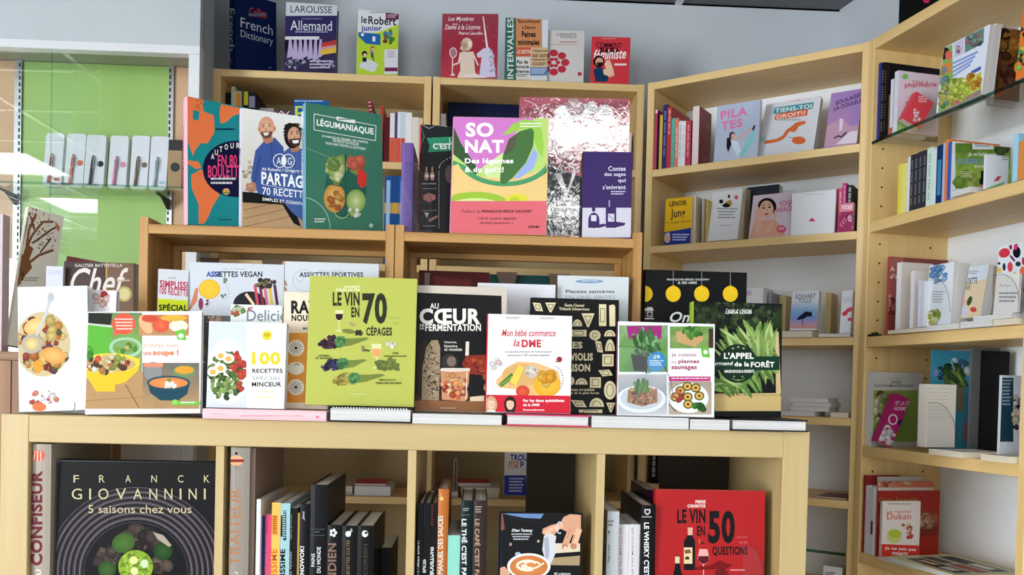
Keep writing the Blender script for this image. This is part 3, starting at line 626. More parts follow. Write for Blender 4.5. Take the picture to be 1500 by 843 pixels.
def a_al(A):
    A.zoom('A').rect(540, 0, 915, 510, '34305a').rect(540, 0, 915, 108, 'c9ccd0').text('LAROUSSE', 588, 38, 873, 86, '34343c', sl=6).text('Allemand', 588, 140, 872, 208, 'd8dade', sl=4).lines(620, 214, 845, 234, 1, '9a98b4', 3).lines(666, 126, 804, 138, 1, '8a88a8', 3)
    A.rect(540, 250, 915, 500, '3c3450').poly([(545, 248), (790, 262), (815, 300), (815, 400), (545, 350)], '241c34')
    for i in range(7): x = 560+i*35; A.poly([(x+18, 270), (x+34, 270), (x+30-i*2+20, 385+(i % 3)*14), (x+4, 400+(i % 3)*10)], 'b4a4c4')
    A.rect(545, 250, 785, 272, 'd4d4d8').poly([(800, 295), (905, 275), (908, 310), (800, 325)], 'b8383c').poly([(790, 325), (908, 308), (908, 325), (800, 345)], 'c89098').poly([(785, 350), (908, 322), (908, 362), (800, 378)], 'd8b43c')
    A.blobs(630, 440, 90, 30, 40, 9, ['2a2438', '8a84a0', 'b8b4c8', '4a4460'], 4).blobs(820, 440, 80, 38, 40, 9, ['2a2438', '6a5c80', '9a90ac', '4a4460'], 5).lines(720, 415, 880, 480, 3, 'c0b8cc', 8)
face('purple language dictionary with a white title band and columns on its cover', BK, .02, BZ, 416, 491.5, 2.5, T=.045, yaw=3, lean=3, cov='34305a', hard=True, art=a_al)
def a_rob(A):
    A.zoom('A').rect(1030, 50, 1340, 530, 'b8d23c').poly([(1040, 50), (1340, 80), (1340, 170), (1180, 225), (1060, 225), (1040, 215)], 'e2e2e4').rect(1242, 80, 1340, 136, '6a2448').lines(1252, 100, 1320, 128, 2, 'd8c0cc', 2)
    A.text('le', 1074, 110, 1112, 160, '26262e', .02).text('Robert', 1122, 110, 1312, 166, '26262e', .02, sl=10).text('junior', 1074, 176, 1214, 224, '2a3c8a', .03).lines(1132, 82, 1236, 96, 1, '9a9aa0', 5)
    A.poly([(1055, 220), (1205, 235), (1205, 310), (1105, 300), (1055, 250)], '2464a8').text('1', 1150, 250, 1170, 285, 'e8e8ec').ell(1082, 238, 11, 11, 'e8e8ec').blobs(1265, 260, 40, 60, 12, 14, ['6a4a2a', '2a2a2a', '4a8ac0', '4a8a3c', '8a6038'], 6)
    A.rect(1232, 340, 1340, 510, 'dcdce0').lines(1252, 350, 1308, 400, 4, 'b890a0', 2).rect(1234, 464, 1322, 490, '7a2a50').poly([(1070, 430), (1110, 400), (1190, 440), (1160, 500), (1060, 462)], 'd4d8dc').ell(1096, 370, 18, 20, '1e1e22').ell(1098, 378, 11, 12, 'e8c8a8').rect(1082, 395, 1110, 425, '24303c').ell(1150, 330, 15, 14, 'a86838').line([(1145, 345), (1150, 395)], 18, '3c5a6c').line([(1112, 358), (1150, 355), (1182, 365)], 6, 'd8a888').line([(1150, 390), (1160, 418)], 6, '2a2a30').ell(1152, 338, 8, 9, 'ecc8a4')
face('small lime green and white junior dictionary', BK, .015, BZ, 522.5, 582.5, 13, T=.04, yaw=12, lean=2, cov='b8d23c', spine='c4c8a0', art=a_rob)
def a_mys(A):
    A.zoom('B').rect(180, 75, 560, 490, '9c3848').grad(190, 84, 545, 480, [(0, '94404e'), (.5, '9c2c3c'), (1, 'b43c48')], 10, .05)
    A.text('Les Mystères', 236, 102, 392, 134, 'f0e2e2', .005, .3).text('de la', 262, 140, 292, 154, 'f0e2e2', 0, .3).text('Dame à la Licorne', 216, 150, 432, 180, 'f0e2e2', .005, .3).text('Pierre Laurello', 302, 193, 444, 212, 'f0e2e2', .01)
    A.poly([(446, 100), (452, 100), (480, 292), (468, 296)], 'ecdcd8').poly([(408, 330), (450, 296), (485, 290), (508, 320), (515, 380), (525, 470), (425, 474), (432, 400), (440, 350), (415, 352)], 'cfc8dc').blobs(500, 380, 22, 80, 18, 9, ['e6e2f0', 'bcb4cc'], 3)
    A.ell(350, 270, 34, 40, 'd8b49c', 20).ell(366, 268, 15, 20, 'ecd4c4').blobs(335, 300, 24, 50, 16, 10, ['e0c4a8', 'c8a488'], 4).poly([(305, 320), (390, 315), (400, 440), (420, 472), (290, 472), (310, 430)], 'e0c8b4').line([(310, 330), (300, 385), (262, 398)], 10, 'e4ccbc').line([(388, 330), (410, 380), (420, 400)], 9, 'e4ccbc')
    A.ring(266, 322, 23, 32, 5, 'ead8d4').ell(266, 322, 17, 26, 'a87078').line([(263, 352), (260, 450)], 6, 'e8d4cc').poly([(245, 462), (280, 462), (265, 445)], 'e8d4cc').poly([(300, 470), (350, 452), (410, 452), (470, 476), (300, 476)], 'e8d0cc').blobs(400, 200, 120, 90, 26, 2.5, ['e8b0b4'], 9)
face('crimson book with a white unicorn and a lady', BK, .012, BZ, 645.5, 727.5, 20, T=.012, yaw=-5, lean=2, cov='9c3848', art=a_mys)
def a_int(A):
    A.zoom('B').rect(560, 95, 860, 500, 'cdbfae').rect(565, 95, 650, 490, '3c6a5c').text('INTERVALLES', 596, 112, 634, 480, 'e8ece8', .01, rot='up')
    A.rect(650, 108, 808, 290, 'd08a5c').text("'Bayouthèques'", 658, 118, 800, 146, '2e2622', .02).text('à Bienne', 686, 156, 768, 178, '2e2622', .02).text('Peines', 684, 190, 770, 228, '2a2220', .04).text('minimales', 662, 240, 792, 276, '2a2220', .04)
    A.rect(808, 118, 850, 300, 'd8dce4').rect(650, 290, 745, 345, 'c85c44').text('LE DESTIN', 656, 304, 740, 328, 'eed8c8', .02).rect(650, 350, 735, 480, 'dcd8d0').text('Pas de', 655, 366, 722, 390, '2a2622', .03).text('miracle', 650, 396, 728, 418, '2a2622', .03).text('bienne', 650, 424, 728, 446, '2a2622', .03).lines(655, 452, 728, 472, 2, '4a4642', 2)
    A.rect(740, 290, 845, 412, 'd8b48c').text('Objection', 750, 302, 842, 322, '2a2622', .02).text('aux cours', 750, 330, 842, 350, '2a2622', .02).text('ménagers', 748, 356, 840, 376, '2a2622', .02).lines(748, 382, 835, 404, 2, '4a4642', 4).rect(735, 412, 848, 462, '5c80ac').lines(742, 420, 840, 455, 3, 'c8d4e0', 3).rect(735, 462, 848, 490, 'd4d4d6')
face('magazine-like book with orange and white press clippings and a green spine band', BK, .008, BZ, 738.5, 801.5, 25.5, T=.01, yaw=2, lean=2, cov='cdbfae', art=a_int)
def a_ber(A):
    A.zoom('B').rect(840, 170, 1075, 515, 'cfc9c4').text('LA BERNADETTE', 894, 203, 1020, 217, '4a4644', .01).text('EN BAGNOLET', 920, 220, 1020, 232, '4a4644', .01).lines(915, 254, 1022, 266, 1, 'b45048', 3).rect(850, 270, 1022, 273, 'b07068')
    for i in range(8):
        a = i*math.pi/4; A.ell(880+70*math.cos(a), 382+58*math.sin(a), 26, 22, 'b83040', 14); A.ell(880+30*math.cos(a+.4), 382+26*math.sin(a+.4), 17, 13, 'cfc9c4', 10)
    for i in range(6): a = i*math.pi/3; A.ell(880+26*math.cos(a), 382+22*math.sin(a), 14, 11, 'b83040', 10)
    A.ell(880, 382, 9, 8, 'cfc9c4', 10).ell(1038, 452, 13, 12, 'b83040')
face('off-white paperback with a red rose emblem', BK, .022, BZ, 796, 854.5, 44, T=.012, yaw=-3, lean=3, cov='cfc9c4', art=a_ber)
def a_papa(A):
    A.zoom('B').rect(1080, 215, 1360, 520, 'cc3840').text('COMMENT', 1140, 258, 1295, 292, '2a2028', .02, sl=4).text('PAPA', 1162, 292, 1284, 332, '2a2028', .05).text('féministe', 1122, 304, 1322, 368, 'f4e8e4', .02, .3, sl=-10).lines(1172, 234, 1258, 242, 1, 'e0a0a0', 3)
    A.ell(1155, 375, 34, 36, '2a1c1c').ell(1158, 378, 24, 26, 'd8a488').poly([(1140, 382), (1182, 380), (1172, 408), (1150, 408)], '2a1c1c').poly([(1120, 430), (1150, 408), (1180, 415), (1215, 480), (1205, 500), (1135, 498)], '1e3c5c')
    A.poly([(1190, 395), (1200, 368), (1222, 368), (1232, 390), (1245, 430), (1250, 460), (1215, 465), (1185, 455), (1180, 425), (1200, 420)], 'e8c0a0').line([(1215, 470), (1250, 455)], 12, 'dcae90').rect(1250, 388, 1325, 400, 'f0d8d4')
face('small bright red book with a flexing bearded man, rightmost on the bookcase tops', BK, .012, BZ, 864.5, 921, 53.5, T=.014, yaw=-4, lean=2, tilt=-1, cov='cc3840', art=a_papa)

# ------------------------------------------------------------------ inside the back bookcases
G = 'books on the upper left shelf of the back bookcase'
row(BK, .05, 2.2445, 328.6, ' above the world map cookbook', [
    ('black spine with a small light mark', 337, 136, '1c1c1e'), ('slim pale green and white spine', 343, 127, 'b9c0a0'), ('white spine with an orange top', 352, 134, 'dcd4c8', dict(sart=lambda A: A.frac(.1, .02, .9, .3, 'e09030'))),
    ('thin dark green spine', 355.5, 130, '3e5a40'), ('black spine with a yellow top', 362, 134, '202024', dict(sart=lambda A: A.frac(0, 0, 1, .2, 'd8cc28'))), ('navy spine with white letters', 373, 136, '22283c', dict(sart=lambda A: A.frac(.1, .05, .9, .22, '9a98b4').frac(.3, .3, .7, .6, 'd0d0d8')))], G)
face('small white box behind the two men cookbook', BK, .1, 2.2445, 379, 399, 158, T=.05, lean=0, cov='d4d0c8', cat='box', name='box')
def a_uj(A):
    for i in range(2):
        x = 400+i*12; A.zoom('X').rect(x, 161, x+12, 190, '24284a').line([(x, 162), (x+12, 176)], 2.5, 'e0d0d0').line([(x+12, 162), (x, 176)], 2.5, 'e0d0d0').line([(x, 169), (x+12, 169)], 2.5, 'c03040').line([(x+6, 161), (x+6, 178)], 2, 'c03040')
face('book with a british flag pattern behind the two men cookbook', BK, .06, 2.2445, 400, 424, 162, T=.02, lean=0, cov='34386a', art=a_uj)
face('blue book with yellow letters behind the green cookbook', BK, .05, 2.2445, 428.5, 479, 145, T=.015, yaw=2, lean=3, cov='1c5a9c', art=lambda A: A.zoom('C').lines(665, 100, 820, 112, 1, 'a8c8e8', 2).text('Bl', 668, 130, 760, 210, 'c8dc50'))
edge('thin red striped book leaning above the green cookbook', BK, .06, 2.252, 549, 555, 146, tilt=-8, cov='7a2430', sart=lambda A: [A.frac(.1, .02+i*.06, .9, .045+i*.06, 'c89090') for i in range(8)])
edge('small scarlet book beside the leaning striped one', BK, .07, 2.2445, 556, 560, 155, W=.1, cov='b83a34')
row(BK, .03, 2.2445, 561.5, ', upper shelf beside the green cookbook', [
    ('dark red tall spine', 570, 172, '5c1c24'), ('white and orange spine', 577, 166, 'e2dede', dict(sart=lambda A: A.frac(0, .48, 1, 1, 'dc5a38'))), ('purple and orange spine', 581, 165, '55407e', dict(sart=lambda A: A.frac(0, .5, 1, 1, 'dc5a38'))),
    ('white and red spine', 586, 164, 'dfe0e2', dict(sart=lambda A: A.frac(0, .5, 1, 1, 'd84a3c'))), ('pale blue and red spine', 592.5, 164, 'c4d4e0', dict(sart=lambda A: A.frac(0, .5, 1, 1, 'd84a3c'))), ('plain white thick spine', 602, 165, 'e6e4e2'), ('off-white spine', 612, 172, 'dcd6cc'), ('cream thin spine', 618, 173, 'd8c4a0')], 'books on the upper shelf right of the green cookbook')
sb = lambda A: (A.frac(0, .3, 1, .42, 'c8a048'), A.frac(.25, .05, .75, .95, '9cc0e0'))
row(BK, .03, 1.9305, 561, ' low behind the green cookbook', [('blue travel spine with a pale streak', 572, 258, '1a5490', dict(sart=sb)), ('deep blue spine with a gold band', 582, 258, '16488a', dict(sart=lambda A: A.frac(0, .3, 1, .42, 'c8a048'))), ('bright blue spine with a streak', 592, 259, '1e5e9e', dict(sart=sb)), ('dark blue spine', 600, 259, '143c70')], 'blue books behind the green cookbook')
face('very large navy book at the back, above the pink vegetable cookbook', BK, .16, 2.2445, 655, 765, 150, T=.02, lean=0, cov='1c2440', hard=True)
edge('white book at the right end of the upper shelf, behind the purple bottle book', BK, .04, 2.2445, 918, 924, 195, cov='e0ded8')
face('dark red book standing behind the right pine rack', XP, .348, TZ+.0005, 609, 712, 396, T=.02, yaw=2, lean=0, cov='6e2420', art=lambda A: A.zoom('X').poly([(622, 400), (630, 400), (628, 430), (622, 430)], 'a89a90').poly([(634, 404), (690, 410), (690, 430), (640, 430)], '90342c'))
face('teal book beside the dark red one, behind the right pine rack', XP, .352, TZ+.0005, 713, 800, 402, T=.015, lean=0, cov='1f4a4c')
bm_ = plain('brown_card', '6a5442', .6)
def bookend(a, b, yt, label):
    v = .332; u0, u1 = XP.uat(a, v, 1.75), XP.uat(b, v, 1.75); h = XP.zat(a, yt, v)-TZ-.001; W = u1-u0
    r = root('bookend', label, 'bookend', Matrix.Translation(XP.pt(u0, v, TZ+.0005)))
    MB().prism([(W*.25, .0016), (W*.8, .0016), (W*.8, h*.86), (W, h), (0, h), (W*.25, h*.86)], 0, .002).make('upright', bm_, r)
    MB().box(W*.25, .0021, 0, W*.8, .012, .0015).make('foot', bm_, r)
bookend(291, 321, 377, 'brown angled bookend, left one of two seen through the left pine rack'); bookend(382, 413, 380, 'brown angled bookend, right one of two seen through the left pine rack')
bookend(726, 757, 398, 'brown angled bookend, left one of two seen through the right pine rack'); bookend(802, 834, 401, 'brown angled bookend, right one of two seen through the right pine rack')
# low shelf (seen through the cells)
flat('white leaflet stack on the low back shelf, seen through the second cell', BK, .02, 1.2105, 519, 572, .03, D=.15, cov='c8c0bc', group=None)
flat('red magazine lying slightly askew on the white leaflets', BK, .03, 1.241, 520, 566, .006, D=.15, yaw=4, cov='c4404c', spine='c4404c')
flat('blue-edged book pile on the low back shelf', BK, .04, 1.2105, 486, 517, .006, D=.14, cov='2c3c5c')
flat('cream booklets on the low back shelf', BK, .04, 1.217, 486, 516, .02, D=.14, cov='c4b890', pages='cream')
flat('white book lying on the low back shelf, seen through the third cell', BK, .02, 1.2105, 676, 731, .014, D=.14, cov='e0dcd0', pages='cream')
flat('thicker cream book on top of the white one in the third cell view', BK, .02, 1.225, 676, 732, .018, D=.14, cov='e8e4da', pages='cream')
flat('red and white paperback lying askew on top of the pile in the third cell view', BK, .03, 1.2435, 672, 720, .012, D=.13, yaw=6, cov='c0382c', pages='white')
flat('pale violet book lying on the low shelf beside a metal bookend', BK, .02, 1.2105, 642, 671, .018, D=.14, cov='c8c4d8')
flat('grey book lying at the left end of the low shelf in the third cell view', BK, .02, 1.2105, 622, 637, .02, D=.14, cov='9a9ca4')
r = root('wire_bookend', 'shiny wire bookend on the low back shelf, seen through the third cell', 'bookend', Matrix.Translation((BK.uat(664, .03, 1.21), 2.77, 1.2285)))
m = MB(); pts = [(0, 0), (0, .09)]+[(.005-.005*math.cos(t_*.5), .09+.014*math.sin(t_*.5)) for t_ in range(1, 7)]+[(.011, .0)]
for p_, q_ in zip(pts, pts[1:]): m.tube((p_[0], 0, p_[1]), (q_[0], 0, q_[1]), .0014, n=6)
m.make('wire', metal, r)
def a_trou(A): A.zoom('Q').rect(650, 90, 790, 238, 'e6e4e6').rect(650, 236, 790, 380, '2c3c9c').text('TROU', 694, 108, 800, 148, '2c3c9c', .03).text('ma', 682, 150, 745, 190, 'e07a30', .01, .3).text('P', 757, 152, 778, 190, '2c3c9c', .03).line([(680, 198), (740, 194)], 2, 'e07a30').lines(688, 252, 780, 345, 5, 'c8cce8', 4)
face('white and blue paperback with blue capitals, seen through the third cell', BK, -.03, 1.2255, 738, 790, 655, T=.02, lean=2, cov='e6e4e6', art=a_trou)
# ------------------------------------------------------------------ cookbooks on the front shelf: flat ones along the edge first
F = XP; Z0 = 1.4905
flat('pale pink book lying flat at the shelf edge under the slimming cookbook', F, -.012, Z0, 297, 478, .0185, D=.15, front='spine', cov='e8b8bc', spine='ecc4c8', hard=True, sart=None)
BK_FLAT = [
 ('thick black and white book lying flat under the olive green wine book', 481, 603, .027, '1e1e20', True),
 ('white book lying flat under the fermentation book', 604, 735, .018, 'd8dcd4', False),
 ('pink-covered book lying flat under the baby cookbook', 741, 864, .0215, 'c83c60', True),
 ('thick white-paged book lying flat under the wild plants cookbook', 867, 1009, .021, 'cfd2d4', False),
 ('pale book lying flat between the last two cookbooks of the front row', 1011, 1069, .019, 'd4d2c8', False),
 ('white-paged book lying flat at the right end under the forest cookbook', 1072, 1183, .022, '26282a', True)]
for L_, a, b, T_, c, hd in BK_FLAT: flat(L_, F, -.014, Z0, a, b, T_, D=.17, cov=c, hard=hd)
# zigzag and little markings on flat books
u0 = F.uat(484, -.014, Z0); m = MB()
for i in range(26): m.box(F.o.x+u0+.004+i*.0053, F.o.y-.0148, Z0+.0247, F.o.x+u0+.0066+i*.0053, F.o.y-.0141, Z0+.0268)
o = m.make('zigzag_border', wframe, None)
for ob in bpy.data.objects:
    if ob.get('label', '').startswith('thick black and white book lying'): o.parent = ob; o.matrix_parent_inverse = ob.matrix_world.inverted()
for ob in list(bpy.data.objects):
    if ob.get('label', '').startswith('pale pink book lying'):
        A = Art(ob.matrix_world.copy(), (-.0025, .0185, 0), (0, 0, 1), (0, -1, 0), ob.children[0].dimensions.z or .22, .0185, (-1, 0, 0))
        PKS = (ob, A)

def a_bas(A):
    A.zoom('J').rect(30, 320, 330, 830, 'dfe1e6').ell(165, 548, 128, 150, 'f4f4f2', 36).ell(160, 548, 104, 122, 'cdb98e', 32)
    A.blobs(160, 548, 100, 116, 90, 17, ['c98f3e', 'dba94e', 'b86a2c', '7a3024', '5a5a2c', 'c8ae62', 'd8b878', '9c4030', 'e0c070', '6e3a48', 'cf7a30'], 21)
    A.ell(130, 480, 42, 28, 'e0b46a', 20, -25, c2='f0d090').ell(200, 590, 46, 30, 'd89848', 20, 15, c2='eab870').poly([(118, 620), (150, 600), (165, 640), (140, 660)], 'e89a30')
    A.line([(190, 372), (170, 440), (135, 520)], 11, 'c4c6c8').ell(190, 372, 12, 17, 'b8babc').ell(119, 547, 38, 36, 'a8aaac', 24).ell(119, 547, 29, 27, 'c8a868', 20, c2='e8d49a')
    A.blobs(165, 760, 60, 45, 14, 8, ['c84a3a', 'd87a5c'], 5).ell(147, 783, 26, 16, 'e07848').blobs(175, 745, 36, 26, 20, 4, ['e4d0c4', 'f0e4dc', 'c8a0a0'], 6).line([(270, 795), (280, 790), (280, 765)], 2, '3a3a3c')
face('white cookbook with a chicken bowl and a spoon, leftmost on the front shelf', F, .03, Z0, 28, 131, 421, T=.02, yaw=4, lean=5, tilt=3.5, cov='dfe1e6', hard=True, art=a_bas, sart=lambda A: A.zoom('J').text('10 BAS', 40, 530, 62, 606, '22242a', .03, rot='down'))
def a_soupe(A):
    A.zoom('J').rect(290, 410, 770, 830, 'f2f0ec')
    A.grad(302, 430, 532, 790, [(0, '6a8a5a'), (.3, '7aa050'), (.45, '8a9a60'), (1, 'b08a5c')], 10, .08).poly([(302, 430), (420, 434), (415, 475), (308, 470)], '2c3028').poly([(305, 470), (415, 480), (412, 580), (308, 600)], '5cae38').line([(302, 472), (418, 482)], 7, 'c8ccc8').ell(463, 472, 44, 40, 'e0583c').poly([(430, 495), (422, 517), (450, 506)], 'e0583c')
    for i in range(4): A.lines(430+i*2, 452+i*12, 496, 462+i*12, 1, 'f4d8c8', i)
    A.ell(470, 560, 62, 38, '9cc8a0').ell(470, 560, 50, 28, '7aa060').blobs(470, 560, 42, 22, 14, 10, ['4c8a2c', '86b044', 'd0c070'], 2).poly([(305, 690), (540, 650), (545, 790), (320, 790)], 'b48c5e')
    A.line([(470, 700), (520, 785)], 3, '6a4a2c').line([(310, 760), (540, 745)], 2, '8a6840').poly([(300, 610), (524, 600), (518, 645), (470, 690), (430, 700), (430, 725), (360, 725), (345, 700), (310, 670)], 'f0bc24').ell(412, 618, 112, 36, 'f6ca3c', 30).ell(410, 622, 98, 31, 'c8a868', 28)
    A.blobs(405, 622, 92, 32, 56, 11, ['c8502c', 'e0d8b0', '8a9a40', 'b87840', 'd8b878', '5a3a28', 'e8e4cc'], 8).blobs(330, 590, 24, 26, 10, 14, ['3c8a28', '5cae3c'], 9)
    A.grad(519, 438, 706, 516, [(0, 'c07840'), (1, 'b89060')], 6, .15).ell(545, 475, 20, 38, 'e0b080', 20, -30).ell(602, 478, 30, 26, 'd8482c', 20, c2='e87048').ell(668, 480, 36, 22, 'e8dcc8', 20).ell(560, 452, 30, 14, 'cc4838').ell(650, 450, 50, 12, 'e0a83c').poly([(655, 500), (690, 490), (697, 535), (665, 530)], '6cba3c').ell(677, 517, 10, 9, 'f4f6ec')
    A.text('je ferais bien', 532, 542, 666, 566, 'e8b8a0', .01).text('une', 536, 576, 566, 590, 'dc9c7c', .03).text('soupe !', 572, 568, 668, 596, 'e07a48', .04)
    A.grad(534, 618, 745, 790, [(0, '6a6a64'), (.4, '8a7a60'), (1, 'b08a5c')], 8, .1).ell(690, 650, 44, 24, '6a8a5c').ell(690, 645, 36, 15, 'd8982c').ell(572, 650, 34, 36, '8a8a88', 20).rect(538, 618, 610, 634, 'd88a68').poly([(552, 690), (712, 692), (700, 735), (665, 760), (600, 758), (562, 730)], '1f4654').ell(631, 692, 81, 26, '245060', 30).ell(631, 693, 72, 20, 'e07c3c', 28, c2='ee9a5a').blobs(632, 700, 32, 10, 12, 7, ['f4e8d4', 'f8f4ec'], 3).blobs(632, 682, 9, 6, 5, 5, ['5ca83c'], 4).poly([(640, 762), (748, 762), (748, 776), (645, 776)], '6cba3c').ell(655, 764, 11, 9, '8acc50').lines(675, 764, 728, 773, 1, 'eef6e4', 3)
face('white square soup cookbook with a yellow bowl and a blue bowl', F, .004, Z0, 124.5, 293, 457, T=.014, yaw=1, lean=7, tilt=2, cov='f2f0ec', art=a_soupe)
def a_100(A):
    A.zoom('K').rect(330, 335, 720, 800, 'cfd6de').rect(545, 335, 720, 800, 'efedea').ell(447, 590, 106, 162, 'e6e8ea', 40).ell(447, 590, 94, 146, 'dfe0dc', 40)
    A.blobs(440, 610, 88, 118, 130, 12, ['4c6a28', '6a8a3c', '8aa850', '304a1c', '5a7a30', 'a0b868'], 31).blobs(505, 590, 38, 110, 20, 17, ['c83c28', 'b0301f', 'd85a40'], 32)
    for x, y in ((418, 510), (378, 590), (415, 572), (455, 525)): A.ell(x, y, 29, 24, 'f4efe6', 18).ell(x, y+2, 16, 13, 'e0a040', 14, c2='f0b850')
    A.rect(543, 335, 720, 800, 'efedea').ell(645, 411, 24, 24, 'f2cc28').lines(630, 402, 662, 420, 2, '8a6a10', 2)
    A.text('100', 570, 492, 712, 556, 'f4c82c', .06).text('RECETTES', 572, 575, 722, 596, '26262a', .03).text('SPÉCIAL', 572, 608, 718, 632, '8a8a8c').text('MINCEUR', 570, 641, 716, 664, '26262a', .03).lines(612, 684, 670, 698, 1, 'f0dca0', 2).lines(594, 712, 690, 726, 1, 'f0dca0', 3)
face('white slimming cookbook with a plate of salad and eggs', F, .012, Z0+.0187, 302, 416, 471, T=.018, yaw=-2, lean=3, cov='efedea', art=a_100)
def a_rav(A):
    A.zoom('K').rect(700, 180, 1000, 400, 'ecdcc4').rect(700, 398, 1000, 745, 'e89a38').rect(700, 743, 1000, 800, 'ecdcc4')
    A.text('RAW', 764, 238, 925, 304, '26201c', .08).text('NOUILLES', 766, 308, 925, 340, '26201c', .05).text('MISO', 822, 370, 870, 382, '3a302a', .02)
    for cy, k_ in ((473, 0), (573, 1), (667, 0), (473, 2), (667, 2)):
        cx = 788+(110 if k_ == 2 else 0)
        A.ell(cx, cy, 41, 40 if k_ != 1 else 32, 'f4ecdc', 24)
        if k_ != 1:
            for i in range(14): a = i*math.pi/7; A.line([(cx+12*math.cos(a), cy+12*math.sin(a)), (cx+33*math.cos(a+.25), cy+33*math.sin(a+.25))], 2.5, '2c2420')
            A.ell(cx, cy, 8, 8, '2c2420', 10)
        else:
            for dx in (-10, -3, 4, 11): A.line([(792+dx*.5, 548), (792+dx*1.3, 560)], 2.5, '2c2420')
face('cream and orange noodle cookbook with round white dumplings', F, .052, Z0+.0187, 411.5, 480, 428, T=.018, yaw=0, lean=3, cov='ecdcc4', spine='ecd2b0', hard=True, art=a_rav, sart=lambda A: A.zoom('K').rect(690, 398, 704, 745, 'e89a38').text('RECETTES MAISON RAVIOLES & BAOS', 694, 420, 703, 725, '5a3418', .02, rot='up'))
def a_vin(A):
    A.zoom('L').rect(50, 80, 600, 710, 'b7bc56'); d = '33362a'; gr = '74803a'
    A.text('ALAIN GIRARDET', 238, 125, 315, 137, 'eef2c8', .02).text('ATELIER DES VINS', 200, 140, 315, 152, 'eef2c8', .02)
    A.text('LE VIN', 186, 157, 314, 222, d, .05).text('EN', 274, 228, 313, 276, d, .05).text('70', 326, 160, 444, 310, d, .07).text('CÉPAGES', 345, 315, 468, 364, d, .04).text("L'ÉCOLE", 455, 276, 500, 285, '7c8a3e').text('DU VIN', 475, 299, 500, 310, '7c8a3e')
    for cx, y0, wine, fill in ((217, 242, '3a2028', .5), (394, 402, 'e8a060', .6)):
        w_ = 19 if cx < 300 else 23; h_ = 52 if cx < 300 else 68
        A.poly([(cx-w_, y0), (cx+w_, y0), (cx+w_*.95, y0+h_*.6), (cx+w_*.4, y0+h_), (cx-w_*.4, y0+h_), (cx-w_*.95, y0+h_*.6)], 'd8dca0').poly([(cx-w_*.95, y0+h_*.35), (cx+w_*.95, y0+h_*.35), (cx+w_*.8, y0+h_*.75), (cx+w_*.3, y0+h_*.93), (cx-w_*.3, y0+h_*.93), (cx-w_*.8, y0+h_*.75)], wine)
        A.rect(cx-1.5, y0+h_, cx+1.5, y0+h_+42, 'e0e4b0').ell(cx, y0+h_+46, 18, 5, 'd0d498')
    A.ell(262, 343, 34, 11, gr, 16, 8).blobs(306, 350, 22, 9, 14, 8, ['2c2c24', '3a3a2c'], 3).poly([(260, 308), (272, 298), (298, 312), (290, 322)], 'a89868')
    for x, y, pal, sd, L in ((175, 402, ['3c2430', '543044', '281a24', '4a2a3c'], 1, 150), (185, 505, ['3a3054', '52467a', '28223c'], 2, 130), (240, 575, ['b4a040', 'd0b860', '8a7c30'], 3, 160)):
        A.poly([(x+50, y-25), (x+110, y-26), (x+L+20, y-30), (x+L+35, y-24), (x+L+10, y-14), (x+100, y+8), (x+55, y+14)], gr)
        A.blobs(x-8, y+2, 48, 20, 50, 9, pal, sd, 1, None).blobs(x+10, y-14, 34, 22, 30, 9, pal, sd+5)
        A.poly([(x+18, y-18), (x+38, y-36), (x+66, y-34), (x+78, y-12), (x+66, y+8), (x+44, y+22), (x+26, y+10)], '4c8048').blobs(x+48, y-8, 24, 18, 6, 11, ['5a9454', '3c6c3a'], sd)
    A.blobs(465, 408, 26, 18, 14, 8, ['f4f4e8', 'e8e8d4'], 7).blobs(452, 500, 52, 20, 16, 16, [gr], 8, 1.4).poly([(322, 412), (335, 412), (338, 440), (324, 440)], '8a7a5c').line([(335, 432), (362, 436)], 7, d)
    A.text('ARÔMES', 117, 453, 170, 463, '4a5028', .03).text('ET SAVEURS', 106, 466, 184, 476, '4a5028', .03).text('VINS', 468, 442, 498, 452, '4a5028', .03).text('EMBLÉMATIQUES', 430, 456, 537, 466, '4a5028', .03).text('RÉGIONS ET', 408, 568, 486, 578, '4a5028', .03).text('TERROIRS FAVORIS', 388, 584, 512, 594, '4a5028', .03).text('hachette', 276, 634, 340, 645, 'd4dc8c', .02).text('VINS', 292, 649, 312, 656, 'd4dc8c', .02)
face('olive green wine book with grapes, glasses and the big number 70', F, .015, Z0+.0275, 447, 606, 404, T=.012, yaw=1, lean=6, cov='b7bc56', art=a_vin)
